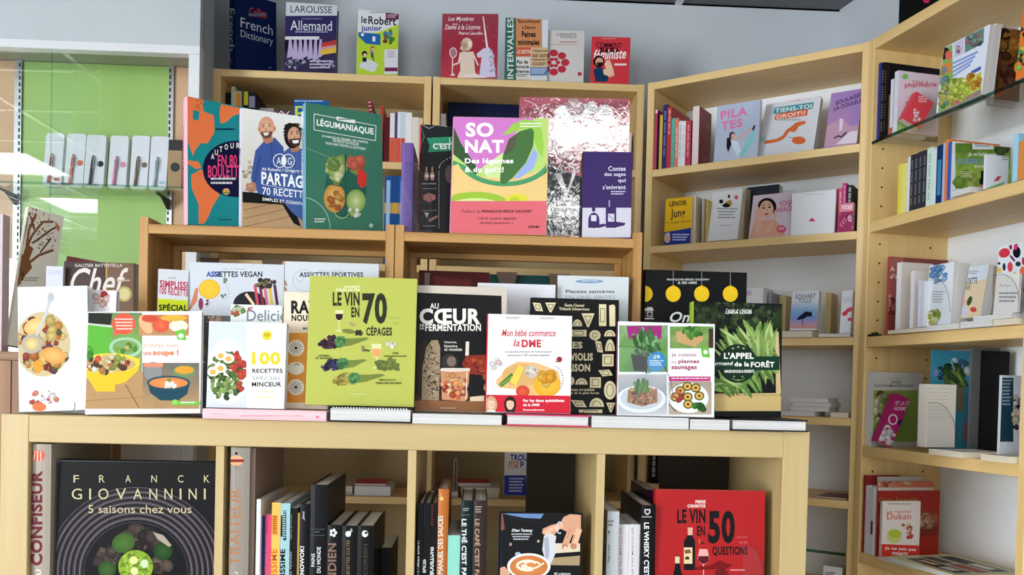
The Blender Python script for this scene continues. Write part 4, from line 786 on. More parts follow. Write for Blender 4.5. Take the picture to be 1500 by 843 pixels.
def a_ferm(A):
    A.zoom('L').rect(570, 110, 1100, 760, 'cfc4b4').poly([(560, 158), (988, 174), (988, 760), (560, 760)], '1f2124')
    A.text('AU', 648, 209, 689, 236, 'ece6dc', .02).text('CŒUR', 598, 234, 888, 310, 'ece6dc', .05, sl=-0).text('DE', 600, 308, 620, 320, 'ece6dc', .02).text('LA', 600, 322, 620, 334, 'ece6dc', .02).text('FERMENTATION', 625, 308, 890, 342, 'ece6dc', .035)
    for i, t_ in enumerate(('Usages,', 'histoire', 'et recettes')): A.text(t_, 716, 389+i*17, 716+(60, 62, 84)[i], 402+i*17, 'd8d0c4', .02)
    A.poly([(575, 672), (990, 672), (990, 730), (575, 730)], '8a5c38').poly([(575, 640), (990, 655), (990, 676), (575, 672)], '4a2e20')
    A.poly([(608, 670), (612, 520), (630, 420), (655, 386), (685, 384), (697, 420), (694, 560), (690, 672)], '9a8468').blobs(655, 535, 38, 135, 170, 5, ['6a543c', 'b8a484', '4a3828', 'c8b494'], 12, .6)
    A.poly([(585, 640), (580, 420), (610, 390), (640, 384), (614, 480), (606, 660)], '30291f').ell(740, 490, 38, 40, '3c3430').ell(750, 486, 22, 24, '7a6a60').line([(826, 392), (824, 460)], 16, 'e8dccc').poly([(820, 458), (990, 450), (990, 560), (830, 545), (800, 500)], '8a2c1c').blobs(890, 500, 80, 36, 30, 14, ['a8381f', '7a2418', 'c04c28'], 13)
    A.poly([(697, 525), (835, 530), (828, 660), (815, 675), (705, 668)], 'c89068').blobs(765, 600, 64, 66, 60, 14, ['d8683c', 'e09858', 'b8442c', 'e8c08c', 'c87050', 'd8a070', 'a83828'], 14).rect(700, 518, 838, 532, 'd8ccb8').ring(765, 526, 70, 8, 3, 'f0e8d8').line([(824, 535), (818, 668)], 4, 'e8dcc8').ell(845, 620, 18, 40, '1c1814').poly([(838, 655), (905, 648), (905, 675), (838, 675)], 'e0c8a8').blobs(935, 590, 40, 50, 16, 14, ['8a2c1c', 'c85a38', 'e0b890'], 15).lines(697, 705, 772, 716, 1, 'a89c90', 3)
face('black fermentation cookbook with bread and a preserving jar, pale border', F, .045, Z0+.0187, 604, 739, 418, T=.025, yaw=0, lean=5, cov='cfc4b4', hard=True, art=a_ferm)
def a_dme(A):
    A.zoom('M').rect(60, 225, 510, 740, 'e9e7e4').rect(76, 250, 84, 700, 'e9e7e4')
    A.text('Mon bébé commence', 152, 314, 418, 348, 'cc2c3c', .015, .25).text('la', 208, 362, 240, 398, 'cc2c3c', .015, .25).text('DME', 250, 364, 346, 402, 'cc2c3c', .06).text('*', 352, 364, 360, 374, 'cc2c3c')
    A.text('Les grands principes de l\'alimentation', 168, 419, 398, 430, '3a3a3c', .015).text('autonome à 100 recettes adaptées', 180, 436, 390, 448, '3a3a3c', .015).lines(172, 252, 246, 264, 2, '9a9896', 3).lines(340, 254, 420, 266, 2, '9a9896', 4)
    A.poly([(126, 560), (150, 540), (180, 500), (230, 472), (320, 478), (380, 500), (430, 520), (445, 580), (430, 625), (380, 655), (240, 655), (225, 610), (140, 600), (122, 580)], 'e4b878').ell(250, 540, 98, 56, 'd8a868', 26).poly([(136, 585), (200, 528), (216, 548), (150, 600)], '4c7a2c').poly([(190, 570), (238, 488), (262, 500), (222, 592)], 'e8cc50').line([(145, 590), (205, 545)], 5, '8ab050').ell(298, 522, 34, 32, 'c8b8a8', 20, c2='e4dcd0').blobs(298, 522, 30, 28, 24, 5, ['b09c88', 'e8e0d4', 'd0c0b0'], 4)
    A.ell(375, 590, 66, 58, 'e8a828', 26, c2='f2bc3c').blobs(380, 560, 52, 40, 16, 20, ['f0c040', 'e8a020', 'f4cc60'], 5).ell(255, 620, 34, 30, 'c83c28', 18, c2='e0603c').blobs(120, 490, 34, 36, 8, 13, ['f0d4d4', 'e8c0c4', 'e4e0d8'], 6).ell(436, 462, 14, 14, '9c2430').blobs(420, 470, 5, 5, 2, 3, ['4c7a2c'], 1)
    for i in range(10): a = math.radians(-60+i*11); A.rect(388+66*math.cos(a)-2, 560+72*math.sin(a)-2, 388+66*math.cos(a)+3, 560+72*math.sin(a)+3, '5a4a3c')
    A.poly([(48, 636), (500, 642), (500, 740), (48, 740)], 'cc2034').text('Par les deux spécialistes', 257, 658, 460, 676, 'f8ece8', .04).text('de la DME', 257, 680, 338, 693, 'f8ece8', .04).text('francophones', 257, 706, 362, 718, 'f8ece8', .03)
    for cx, hair, top in ((99, 'c8a078', 645), (193, '3a2620', 645)):
        A.ell(cx, 685, 30, 42, hair, 22).ell(cx, 684, 19, 27, 'e4b898', 20, c2='f0c8ac').poly([(cx-20, 668), (cx-8, 655), (cx+14, 656), (cx+20, 670), (cx, 664)], hair).ell(cx-7, 682, 2.5, 2, '3a2820', 8).ell(cx+7, 682, 2.5, 2, '3a2820', 8).poly([(cx-8, 697), (cx+8, 697), (cx, 703)], 'f4ece8').line([(cx-8, 697), (cx+8, 697)], 1.6, 'b04038').poly([(cx, 684), (cx+3, 692), (cx-3, 692)], 'd0a082')
        A.poly([(cx-26, 740), (cx-16, 712), (cx+16, 712), (cx+26, 740)], 'e4dcd4' if cx < 150 else '3a3038')
face('white and red baby cookbook with a tray of vegetables and two women', F, .006, Z0+.022, 712, 835.5, 460, T=.016, yaw=0, lean=4, cov='e9e7e4', spine='cc2034', hard=True, art=a_dme)
def a_ravio(A):
    A.zoom('M').rect(265, 150, 745, 760, '20211d'); c = 'e6d8ac'
    A.text('Gazia Chamel', 462, 186, 558, 200, c, .02, sl=2).text('Thibault Scheermans', 435, 204, 584, 218, c, .02, sl=2).text('LES', 474, 374, 550, 408, c, .04).text('RAVIOLIS', 444, 430, 602, 468, c, .04).text('MAISON', 444, 484, 588, 522, c, .04).text('Recettes inratables', 462, 604, 610, 618, c, .01).text('à pro de la pâte farcie', 462, 622, 632, 636, c, .01)
    def tri(x, y, w_, h_): A.poly([(x-w_, y-h_), (x+w_, y-h_), (x+w_*.15, y+h_), (x-w_*.15, y+h_)], c).line([(x-w_*.55, y-h_*.6), (x+w_*.55, y-h_*.6), (x, y+h_*.5), (x-w_*.55, y-h_*.6)], 3, '5a5034')
    def dia(x, y, w_, h_, s_=1): A.poly([(x-w_, y-h_*s_), (x+w_*.5, y-h_*.8), (x+w_, y+h_*s_), (x-w_*.4, y+h_*.9)], c).line([(x-w_*.5, y-h_*.5), (x+w_*.3, y-h_*.4), (x+w_*.5, y+h_*.5), (x-w_*.3, y+h_*.4), (x-w_*.5, y-h_*.5)], 3, '5a5034')
    def sq(x, y, w_, h_): A.rect(x-w_, y-h_, x+w_, y+h_, c).line([(x-w_*.6, y-h_*.6), (x+w_*.6, y-h_*.6), (x+w_*.6, y+h_*.6), (x-w_*.6, y+h_*.6), (x-w_*.6, y-h_*.6)], 3, '5a5034')
    def semi(x, y, w_, h_): A.poly([(x+w_*math.cos(math.radians(a)), y-h_*math.sin(math.radians(a))) for a in range(0, 181, 15)], c).ring(x, y-3, w_*.62, h_*.62, 3, '5a5034', 180, 360)
    dia(330, 202, 26, 22); tri(393, 205, 27, 24); tri(578, 268, 32, 34); sq(650, 243, 18, 54); A.poly([(682, 195), (705, 190), (712, 200), (712, 298), (684, 298)], c); semi(525, 298, 24, 34); sq(530, 332, 40, 16); A.ell(612, 342, 28, 25, c).ring(612, 342, 14, 12, 3, '5a5034'); semi(685, 348, 28, 32)
    dia(632, 398, 20, 30); semi(686, 420, 24, 58); sq(676, 466, 28, 30); dia(664, 528, 36, 20, .6); semi(545, 586, 30, 32); sq(614, 576, 27, 26); A.ell(686, 614, 30, 46, c).ring(686, 614, 18, 32, 3, '5a5034'); dia(532, 680, 40, 18); semi(620, 696, 36, 44); tri(690, 700, 22, 24); sq(590, 722, 58, 12); A.ell(497, 568, 14, 20, c)
face('black cookbook with cream pasta shapes, behind the baby cookbook', F, .06, Z0+.022, 776, 905, 436, T=.02, yaw=1, lean=5, cov='20211d', hard=True, art=a_ravio)
def a_plant(A):
    A.zoom('N').rect(40, 285, 530, 760, 'f1efec').grad(55, 314, 286, 536, [(0, '8aa87a'), (.5, '6a9a4c'), (1, '5a8a3c')], 8, .15).poly([(90, 318), (258, 316), (255, 380), (100, 378)], 'a02c78')
    A.blobs(180, 400, 72, 60, 70, 12, ['5a8a50', '7ab070', '3c6a38', '9cc890', '4a7a44'], 3, 2.4, 80).blobs(170, 480, 55, 50, 40, 11, ['4a6a3c', '3a5430', '6a9a54'], 4, 2.2, 60).poly([(110, 450), (200, 470), (185, 534), (125, 532)], '33302c').ell(233, 486, 46, 47, '3c8cc0', 26).poly([(200, 530), (190, 545), (225, 530)], '3c8cc0').text('50', 218, 455, 248, 473, 'f0f6fa', .03).lines(200, 480, 266, 510, 3, 'd4e8f4', 2)
    A.grad(296, 320, 502, 424, [(0, '6a9a4c'), (.5, '8a9a5c'), (1, '7aa050')], 7, .2).poly([(325, 345), (440, 330), (456, 380), (415, 418), (330, 395)], 'c8a06c').blobs(400, 350, 50, 28, 34, 12, ['3c7a2c', '5c9a3c', '7ab050'], 5).rect(480, 330, 502, 420, '4a3a30')
    A.text('je cuisine', 304, 446, 420, 468, 'b07888', .01).text('les', 304, 482, 328, 496, 'd8a8b4', .01).text('plantes', 336, 476, 435, 500, 'b05070', .03).text('sauvages', 303, 508, 424, 530, 'b05070', .03).poly([(442, 420), (480, 425), (486, 468), (450, 465)], '6cba3c').ell(465, 442, 11, 10, 'eef6e0')
    A.rect(292, 558, 488, 580, 'c03070').lines(303, 564, 480, 574, 1, 'f4d8e4', 3)
    A.grad(50, 548, 280, 738, [(0, 'b8b8b8'), (.5, '9a9a9c'), (1, 'd0d0d0')], 5, .06).ell(160, 665, 116, 66, 'e8ecee', 30).ell(160, 660, 100, 54, 'c8ced0', 30).poly([(98, 620), (235, 615), (238, 680), (165, 700), (92, 680)], 'a06a48').blobs(168, 655, 68, 40, 80, 7, ['8a4c34', 'b87c50', '6a3424', 'd0a070', 'c89460'], 6).blobs(165, 620, 62, 12, 30, 7, ['d8a860', 'c88c48', 'e0bc78'], 7).blobs(160, 600, 44, 22, 14, 12, ['5a8a3c', '7aa85c', '3c6a2c'], 8, 2.6, 100)
    A.grad(290, 582, 492, 738, [(0, 'a89888'), (1, 'b8a894')], 5, .06).ell(385, 660, 94, 72, 'ecece8', 30).line([(290, 690), (325, 725)], 4, '4a2c20')
    for x, y in ((320, 655), (345, 625), (378, 605), (418, 612), (435, 650), (380, 655), (382, 690)): A.ell(x, y, 24, 22, '6a5c2c', 16).ell(x, y, 17, 15, 'd8b858', 14).ell(x, y, 8, 7, '8a3424', 10)
    A.blobs(335, 650, 36, 26, 10, 12, ['a84438', '6a3a3c', 'c86a50'], 9).blobs(430, 705, 34, 20, 12, 12, ['3c7a2c', '5c9a3c', '2c5a20'], 10)
face('white cookbook with four photographs of herbs and dishes and a blue dot', F, .004, Z0+.0215, 903.5, 1046, 471, T=.014, yaw=1.5, lean=4, cov='f1efec', spine='7a2c58', art=a_plant)
def a_foret(A):
    A.zoom('N').rect(375, 190, 840, 770, '1c2416').grad(398, 198, 835, 330, [(0, '1c2418'), (.5, '34402a'), (1, '28341f')], 16, .5).blobs(600, 260, 210, 60, 80, 14, ['26301c', '3a4a2c', '141a10', '4c5c3a'], 3)
    A.poly([(500, 640), (812, 636), (828, 650), (828, 722), (510, 722)], 'c8ac70').poly([(795, 340), (812, 345), (824, 640), (800, 640)], 'cbb380').rect(505, 645, 826, 648, 'a08850')
    A.blobs(650, 480, 140, 150, 150, 15, ['7ea04c', '9cbc60', '5c8038', 'b4cc7c', '6c9444'], 4, 3.4, 55).blobs(560, 600, 60, 32, 24, 14, ['8cb054', '5c8038', 'a8c470'], 5, 3.5, 20).blobs(740, 400, 56, 80, 34, 14, ['8cb054', '6c9444', 'b4cc7c'], 6, 3.8, 100)
    A.ell(617, 496, 92, 92, '1c3428', 36).rect(500, 462, 816, 528, '1f3c2e').text("L'APPEL", 552, 444, 694, 474, 'f4f0e4', .04).text('gourmand', 470, 486, 595, 510, 'f4f0e4', .02, .2).text('de la', 602, 488, 672, 510, 'f4f0e4', .05).text('FORÊT', 680, 482, 792, 514, 'f4f0e4', .03).text('AMUSE-BOULES & DESSERTS', 553, 526, 696, 540, 'f4f0e4', .03).text('Textes et recettes', 560, 236, 684, 246, 'd8d8cc', .01).text('LINDA LOUIS', 560, 246, 684, 260, 'f0f0e4', .04)
    for x in (595, 620, 645): A.ell(x, 424 if x != 620 else 418, 7, 5, '8a9a5c', 8)
    A.ring(620, 565, 30, 12, 3, '8a9a5c', 0, 180).ell(620, 575, 5, 5, '8a9a5c', 8).ell(600, 558, 5, 4, '8a9a5c', 8).ell(640, 558, 5, 4, '8a9a5c', 8)
face('dark green forest cookbook with a crate of green beans, right end of the front row', F, .03, Z0+.0225, 1014, 1144, 441.5, T=.03, yaw=2, lean=3, cov='1c2416', spine='9cbc38', hard=True, art=a_foret)
holder('clear acrylic stand in front of the herb cookbook', F, -.012, Z0+.0218, 903, 985, 508, foot=False)

# second and third rows on the front shelf
def a_fraise(A):
    A.zoom('J').rect(215, 335, 410, 430, 'ece8e6').ell(275, 378, 58, 44, 'd89088').blobs(275, 376, 52, 36, 34, 13, ['d8383c', 'c82c34', 'e8605c', 'f09088'], 5).blobs(375, 375, 34, 34, 12, 12, ['d8383c', 'e87068', 'f0c8c0'], 6)
face('white cookbook with strawberries peeking out behind the soup cookbook', F, .07, Z0, 89, 163, 424, T=.015, lean=4, cov='ece8e6', art=a_fraise)
def a_pots(A): A.zoom('K').rect(270, 310, 440, 560, '5a585c').rect(368, 316, 384, 340, 'dcdcdc').ell(300, 400, 30, 80, '8a8c88').rect(276, 350, 322, 362, 'c8cac8').blobs(300, 430, 22, 50, 30, 8, ['d8dcc8', '5a4a3c', 'a8b088', 'f0f0e8'], 4).blobs(390, 340, 50, 20, 16, 12, ['8a5a4c', 'c8a088', '3a3438'], 5).ell(330, 490, 12, 30, '6a8a4c').rect(290, 540, 340, 546, 'c8c8c8')
face('grey cookbook with a jar, tucked behind the soup and slimming cookbooks', F, .05, Z0, 282, 340, 462, T=.02, lean=4, cov='5a585c', art=a_pots)
def a_del(A): A.zoom('K').rect(440, 245, 700, 360, 'dedfdc').blobs(500, 290, 36, 26, 20, 12, ['c8d0a8', 'a87050', 'e8e8e0', '5a8a3c', 'c83c30'], 3).text('Delicio', 545, 285, 745, 340, '6a7a84', .005).blobs(560, 280, 14, 14, 6, 8, ['d87068', 'e8a8a0'], 4)
face('white magazine-like cookbook with grey serif title behind the slimming cookbook', F, .05, Z0, 333, 409, 446, T=.012, lean=3, cov='dedfdc', art=a_del)
def a_vegan(A):
    A.zoom('K').rect(240, 40, 720, 400, 'ccd0d6').text('PRÊT À CUISINER', 427, 76, 540, 86, '9aa0a6').text('ASSIETTES VEGAN', 344, 94, 622, 122, '2c3038', .03).text('ASSI', 344, 94, 412, 121, '3c5aa8', .03)
    A.ell(360, 182, 53, 48, 'e0a424', 30).ell(360, 182, 48, 44, 'f0b828', 30, c2='f4c038').poly([(290, 180), (305, 175), (300, 240), (262, 290), (250, 288)], 'c87a5c').ell(318, 255, 12, 30, '8a2c50', 16).line([(440, 150), (458, 200), (440, 240)], 2, '9aa88a').blobs(438, 140, 14, 12, 6, 7, ['6a8a6c'], 3).blobs(428, 215, 18, 14, 6, 7, ['6a8a6c', '8aa88a'], 4).blobs(352, 255, 22, 20, 8, 5, ['6a7a5c', '8a3c4c'], 9)
    A.ell(560, 255, 82, 62, '26282c', 28)
    for i, (x, c) in enumerate(((585, 'c8485c'), (610, '7a2840'), (632, 'c86a80'), (655, 'd8b83c'), (682, '5a2440'), (540, 'e8c8a0'))): A.line([(x, 160 if i < 5 else 205), (x+(14 if i < 5 else 40), 260)], 14, c)
    A.blobs(640, 155, 60, 22, 20, 10, ['4a3c2c', '8a6a50', '6a7a3c', '2c2428'], 6)
face('pale grey vegan cookbook with an orange soup bowl', F, .134, Z0, 272.5, 411.5, 384, T=.012, lean=1, cov='ccd0d6', art=a_vegan)
def a_sport(A): A.zoom('K').rect(705, 40, 1250, 420, 'd0d4d8').text('PRÊT À CUISINER', 900, 86, 1020, 96, '9aa0a6').text('ASSIETTES SPORTIVES', 804, 98, 1120, 122, '2c3038', .03).ring(808, 120, 20, 24, 3, 'a8b0b4', 0, 180).ring(830, 140, 60, 56, 4, 'b4bcc0').blobs(735, 165, 20, 26, 18, 6, ['c89048', 'e0b880', '8a5a30'], 3)
face('pale grey sports cookbook behind the olive green wine book', F, .134, Z0, 412.3, 550, 383, T=.012, lean=1, cov='d0d4d8', spine='a8aaac', art=a_sport)
def a_kids(A): A.zoom('K').rect(85, 75, 290, 330, 'd8d8dc').text('Le livre', 160, 120, 196, 132, '3a3a40').text('SIMPLISSIME', 114, 136, 300, 172, 'b82c50', .04, sl=14).text('100 RECETTES', 114, 170, 268, 206, 'b82c50', .03, sl=14).poly([(106, 228), (290, 240), (290, 320), (106, 320)], 'c8d418').text('SPÉCIALES', 110, 250, 290, 288, '26282c', .04, sl=4)
face('small white and lime recipe book with a red spine label, left of the vegan cookbook', F, .11, Z0, 227, 272, 394, T=.026, yaw=13, lean=3, cov='d8d8dc', spine='e2e0e0', art=a_kids, sart=lambda A: A.zoom('K').rect(35, 206, 92, 330, 'c82c3c').text('SIMPLISSIME', 58, 88, 76, 190, 'c04858', rot='up').text('KIDS', 52, 214, 78, 285, 'f4e428', .04, rot='up'))
def a_sirop(A): A.zoom('M').rect(400, 45, 770, 420, 'd4d9da').ell(585, 76, 70, 9, '7f9cb8').lines(545, 72, 628, 80, 1, 'd8e0e8', 3).text('Plantes sauvages', 468, 118, 708, 138, '3a3c3e', .02).text('EN VINS, SIROPS', 468, 146, 712, 166, '9aa0a2').ring(770, 230, 50, 60, 2, '8a9094', 120, 260)
face('pale grey wild plant syrup book behind the pasta cookbook', F, .138, Z0, 812, 916, 403.5, T=.012, yaw=-.5, lean=1, cov='d4d9da', art=a_sirop)
face('large blank white book seen from behind, between the fermentation and syrup books', F, .125, Z0, 695, 809, 414.5, T=.014, lean=1, cov='e8e6ea', spine='d8c8d0')
def a_deg(A):
    A.zoom('N').rect(130, 45, 670, 520, '101214')
    for x in (178, 312, 447, 583): A.rect(x-1.5, 50, x+1.5, 130, '8a8c8c').ell(x, 165, 36, 38, 'f0c41c', 28).rect(x-5, 124, x+5, 132, 'd8b020')
    A.text('FRANÇOIS-RÉGIS GAUDRY', 282, 90, 484, 103, 'd8d8d4', .02).text('& SES AMIS', 334, 106, 424, 118, 'd8d8d4', .02).text('On va', 296, 250, 480, 300, 'e8e6e0', .02, .3)
    for x in (165, 200): A.poly([(x-18, 245), (x-12, 228), (x+12, 228), (x+20, 245)], 'd8d4cc').rect(x-14, 247, x+14, 276, 'a8a49c').ell(x, 262, 8, 9, '3a3432')
    A.rect(152, 280, 220, 285, 'e8e6e0').blobs(170, 262, 10, 10, 4, 6, ['8a3424'], 1)
face('large black cookbook with a row of hanging yellow lamps', F, .17, Z0, 941, 1090, 395, T=.03, yaw=1, lean=2, cov='101214', art=a_deg, hard=True)

# on the crate at the far left
CZ = 1.6145; CR_ = Unit(0, 2.03, 0)
def a_chef(A):
    A.zoom('J').rect(225, 235, 510, 560, '4a3c38').rect(395, 235, 402, 560, 'b8984c').rect(403, 235, 500, 560, '7a5c48').grad(232, 240, 395, 430, [(0, '4a3a3a'), (1, '5c4a44')], 6, .12)
    A.text('GAUTIER BATTISTELLA', 280, 247, 458, 259, 'd8ccc4', .015).text('Chef', 262, 262, 480, 368, 'e6dcd4', .01, .35).ell(465, 360, 28, 29, 'b8a868', 20).ell(465, 360, 20, 21, 'd8cc90').ell(325, 352, 28, 20, 'b8a868').ell(325, 352, 19, 13, 'd8cc90').lines(440, 306, 486, 318, 1, 'c0a898', 2)
face('brown novel with large white script title at the far left', CR_, .05, CZ, 90, 195, 383, T=.022, yaw=0, lean=2, cov='4a3c38', art=a_chef)
def a_tree(A):
    A.zoom('J').rect(-50, -50, 400, 400, 'f2ead8'); b = '8a5c38'; b2 = '6a4428'
    A.poly([(40, 328), (52, 270), (40, 225), (55, 200), (85, 215), (100, 170), (125, 190), (110, 230), (120, 262), (96, 290), (70, 328)], b)
    for P, w_ in (([(60, 225), (78, 180), (95, 110), (100, 70)], 11), ([(95, 200), (120, 140), (160, 90), (200, 90)], 9), ([(100, 180), (108, 120), (135, 60)], 9), ([(100, 250), (145, 215), (200, 195)], 10), ([(48, 210), (38, 170)], 7), ([(120, 170), (150, 150), (190, 120), (210, 110)], 7), ([(150, 205), (185, 160), (190, 150)], 6), ([(80, 170), (62, 130), (66, 90)], 6), ([(128, 120), (118, 80), (100, 50)], 6)): A.line(P, w_, b if w_ > 8 else b2)
    A.blobs(130, 90, 70, 50, 70, 3, ['a07850', '8a8468', 'c09c74', 'b86a50'], 7).blobs(170, 160, 40, 40, 40, 2.4, ['6a5440', '8a8468'], 8).blobs(70, 280, 22, 40, 24, 5, ['5a3c24', 'a8784c'], 9, 2, 80).lines(90, 298, 145, 315, 2, 'a09484', 3).poly([(205, 86), (224, 110), (218, 128), (208, 112)], 'c88050')
face('cream book with a brown tree drawing, tipped to the right at the far left', CR_, .03, CZ, 12, 66, 302, T=.02, yaw=47, lean=6, tilt=-9, cov='f2ead8', art=a_tree)
edge('white and pink book standing at the left edge of the picture', CR_, .01, CZ, -16, 2, 314, W=.03, cov='e8d4d8', hard=True)
def a_legt(A): A.zoom('J').rect(150, 240, 235, 340, 'd8dae6').text('LÉGUMES', 178, 268, 228, 286, 'b8b4dc')
face('pale lilac book between the tree book and the brown novel', CR_, .035, CZ, 64, 89, 390, T=.01, lean=2, cov='d8dae6', art=a_legt)
face('dark red book tipped behind the brown novel', CR_, .17, CZ, 72, 120, 375, T=.012, lean=2, tilt=-9, cov='8a4840')
# ------------------------------------------------------------------ inside the cells of the front shelf
C0 = 1.1055
edge('grey-brown patisserie book spine with dark red capitals, left in the first cell', F, .012, C0, 44.5, 72, 651, W=.26, cov='a89c8c', spine='a89c8c', hard=True, sart=lambda A: A.zoom('O').text('CONFISEUR', 155, 312, 216, 795, '6a2430', .05, rot='up').text('DU', 184, 815, 208, 880, 'e8e4dc', .03, rot='up').poly([(165, 225), (180, 205), (222, 215), (228, 240), (215, 262), (168, 266), (172, 245)], 'd85a44').line([(178, 210), (172, 262)], 4, 'f0e0d0').line([(192, 210), (190, 264)], 4, 'f0e0d0').line([(206, 214), (208, 262)], 4, 'f0e0d0'))
def a_franck(A):
    A.zoom('O').rect(260, 245, 1120, 1300, '16181b').ell(690, 800, 400, 260, '1e1a1e', 40)
    for i in range(34):
        r_ = 236+i*5.0; A.ring(690, 830, r_*1.12, r_*1.08, 1.6, ['5c5058', '8a7c86', '3c363e', 'aca0a8', '2c262c'][i*7 % 5], 165-(i % 5)*6, 375+(i % 4)*7, 40)
    A.ell(690, 840, 232, 238, '08080a', 40).blobs(720, 660, 110, 60, 34, 30, ['3c302c', '4a3c38', '2c2422', '584a44'], 3).blobs(550, 760, 70, 50, 22, 26, ['3c302c', '4a3c38', '584a44'], 4).blobs(820, 800, 50, 40, 14, 24, ['3c302c', '5c4c40'], 5)
    A.ell(628, 680, 60, 50, '3c5a28', 22, -20, c2='4c7030').ell(830, 720, 48, 50, '24401c', 20, 30, c2='35562a').ell(545, 815, 46, 44, '2c4a20', 20, c2='3f6430').poly([(780, 625), (830, 640), (872, 690), (860, 700), (800, 660)], 'a89c88').ell(690, 800, 88, 84, '8aac28', 30).blobs(690, 800, 84, 80, 120, 8, ['a8cc38', '7a9c24', 'c0dc58', '8ab030', '6a8a20'], 6).ell(680, 768, 22, 20, 'd8d890', 16).ell(735, 785, 20, 22, 'c8dcb0', 14).ell(684, 822, 20, 20, 'dcdc98', 14)
    A.line([(285, 262), (1080, 268)], 3, '5a6068').line([(276, 270), (278, 460)], 2.5, '6a7480').line([(300, 255), (275, 285)], 3, '8a929a').line([(283, 380), (290, 440), (280, 500)], 2, '7a828a')
    for i, ch in enumerate('FRANCK'): x = (375, 505, 638, 770, 905, 1037)[i]; A.text(ch, x, 335, x+28, 372, 'cdbf94')
    x = 366
    for ch, wd in zip('GIOVANNINI', (52, 9, 52, 52, 44, 40, 40, 9, 40, 9)): A.text(ch, x, 403, x+wd, 458, 'cdbf94'); x += wd+(722-347-20)/9.1-2+0*wd
    A.text('5 saisons chez vous', 450, 487, 974, 528, 'cdbf94')
face('large black cookbook with a green dish on a dark ringed plate, in the first cell', F, .02, C0, 80, 317, 674, T=.035, yaw=2, lean=1.2, cov='16181b', spine='1c2c44', hard=True, art=a_franck)
G2 = 'cookbooks in the second cell of the front shelf'
up = lambda t, c, x0, y0, x1, y1, z='P', b=.02: (lambda A: A.zoom(z).text(t, x0, y0, x1, y1, c, b, rot='up'))
def s_tr(A): A.zoom('P').text('TRAITEUR', 100, 315, 178, 785, 'b87850', .0, rot='up').text('DU', 138, 825, 160, 880, 'e0dcd4', .03, rot='up').ell(150, 146, 46, 31, 'e8a878', 24).rect(105, 138, 196, 156, '8c2c2c').ell(150, 103, 8, 9, '1c1818', 12).line([(148, 175), (148, 203)], 2, '3a3030')
edge('grey-brown catering book spine with a macaron drawing, left in the second cell', F, .012, C0, 333.5, 362, 656, W=.26, cov='958c80', spine='958c80', hard=True, sart=s_tr)
edge('tall beige-brown book set back beside the catering book', F, .02, C0, 362.6, 370, 657, W=.24, cov='8a7464', pages='cream')
items = [('white spine with black letters', 379, 732, 'dcdcdc', dict(sart=up('CUISINER SANS GLUTEN', '222226', 228, 535, 262, 1010), hard=True)),
 ('navy spine with pale letters', 386.2, 756, '26306c', dict(sart=up('APÉROS DÎNATOIRES SANS GLUTEN', 'b8bce0', 288, 550, 304, 960, b=.01), dv=.012)),
 ('bright pink spine', 395, 755, 'd84c78', dict(sart=up('GOURMANDS SANS GLUTEN', 'e88aa8', 325, 600, 342, 960, b=.01), dv=.012)),
 ('yellow spine with orange letters', 408, 737, 'ecb858', dict(sart=lambda A: A.zoom('P').text('SIMPLISSIME', 358, 685, 398, 1000, 'd86a20', .03, rot='up').rect(368, 480, 402, 600, 'e08a3c').lines(372, 484, 398, 596, 8, '8a4410', 3))),
 ('pale blue spine with black letters', 422, 738, '9cc4c8', dict(sart=lambda A: A.zoom('P').text('SIMPLISSIME', 414, 685, 448, 1000, '1c2426', .04, rot='up').rect(418, 480, 432, 610, '22302f').rect(436, 450, 454, 632, '22302f').lines(438, 455, 452, 625, 12, 'b8d4d4', 3))),
 ('slim black spine with small letters', 433.5, 745, '1a1a1e', dict(sart=lambda A: A.zoom('P').text('LES RECETTES VEGGIES', 470, 700, 486, 1000, 'a8a8a8', .01, rot='up').text('SIMPLE & FACILE', 476, 475, 488, 625, '8a8a8a', .01, rot='up'))),
 ('very thin ochre spine', 436.3, 752, 'b8903c'),
 ('black spine with bold white lettering', 451.5, 739, '18181b', dict(sart=lambda A: A.zoom('P').text("J'Y SUIS NOWOK!", 536, 668, 570, 990, 'e8e8e8', .03, rot='up').text('Jims', 552, 455, 568, 510, 'd8d8d8', .02, .3, rot='up'), hard=True)),
 ('very thick black spine, the highest', 477, 711, '202124', dict(W=.22, sart=lambda A: A.zoom('P').text('PAINS', 606, 712, 628, 792, 'd8d8d8', .02, rot='up').text('DU MONDE', 640, 672, 664, 830, 'd8d8d8', .02, rot='up').rect(600, 563, 688, 566, '5a5c60').rect(600, 600, 688, 603, '5a5c60').lines(622, 578, 656, 588, 1, '6a6c70', 2), hard=True)),
 ('black spine with a white flower mark', 498.5, 770, '1a1a1d', dict(hard=True, sart=lambda A: (A.zoom('P').text('INDIEN', 708, 650, 758, 900, '8a6a5c', .02, rot='up'), [A.ell(740+15*math.cos(i*1.257), 586+17*math.sin(i*1.257), 9, 10, 'e8e8e6', 10) for i in range(5)]))),
 ('black spine with a white bowl mark', 521, 771, '18181b', dict(hard=True, sart=lambda A: A.zoom('P').text('LES RECETTES CULTES', 820, 630, 840, 900, '8a7450', .01, rot='up').ell(831, 593, 17, 18, 'ecece8', 16).line([(838, 585), (853, 560)], 4, 'ecece8').line([(843, 588), (858, 570)], 3, 'ecece8'))),
 ('black spine with round white mark', 545, 771, '151518', dict(hard=True, sart=lambda A: A.zoom('P').text('CORÉEN', 918, 655, 948, 845, '4c443c', .01, rot='up').ell(933, 592, 19, 21, 'e6e6e4', 20).ell(940, 586, 9, 8, '26262a', 12)))]
row(F, .018, C0, 372.5, ' in the second cell', items, G2, W=.2)
edge('dark book set back at the right end of the second cell', F, .16, C0, 549, 572, 803, W=.15, cov='221f1e', spine='221f1e')
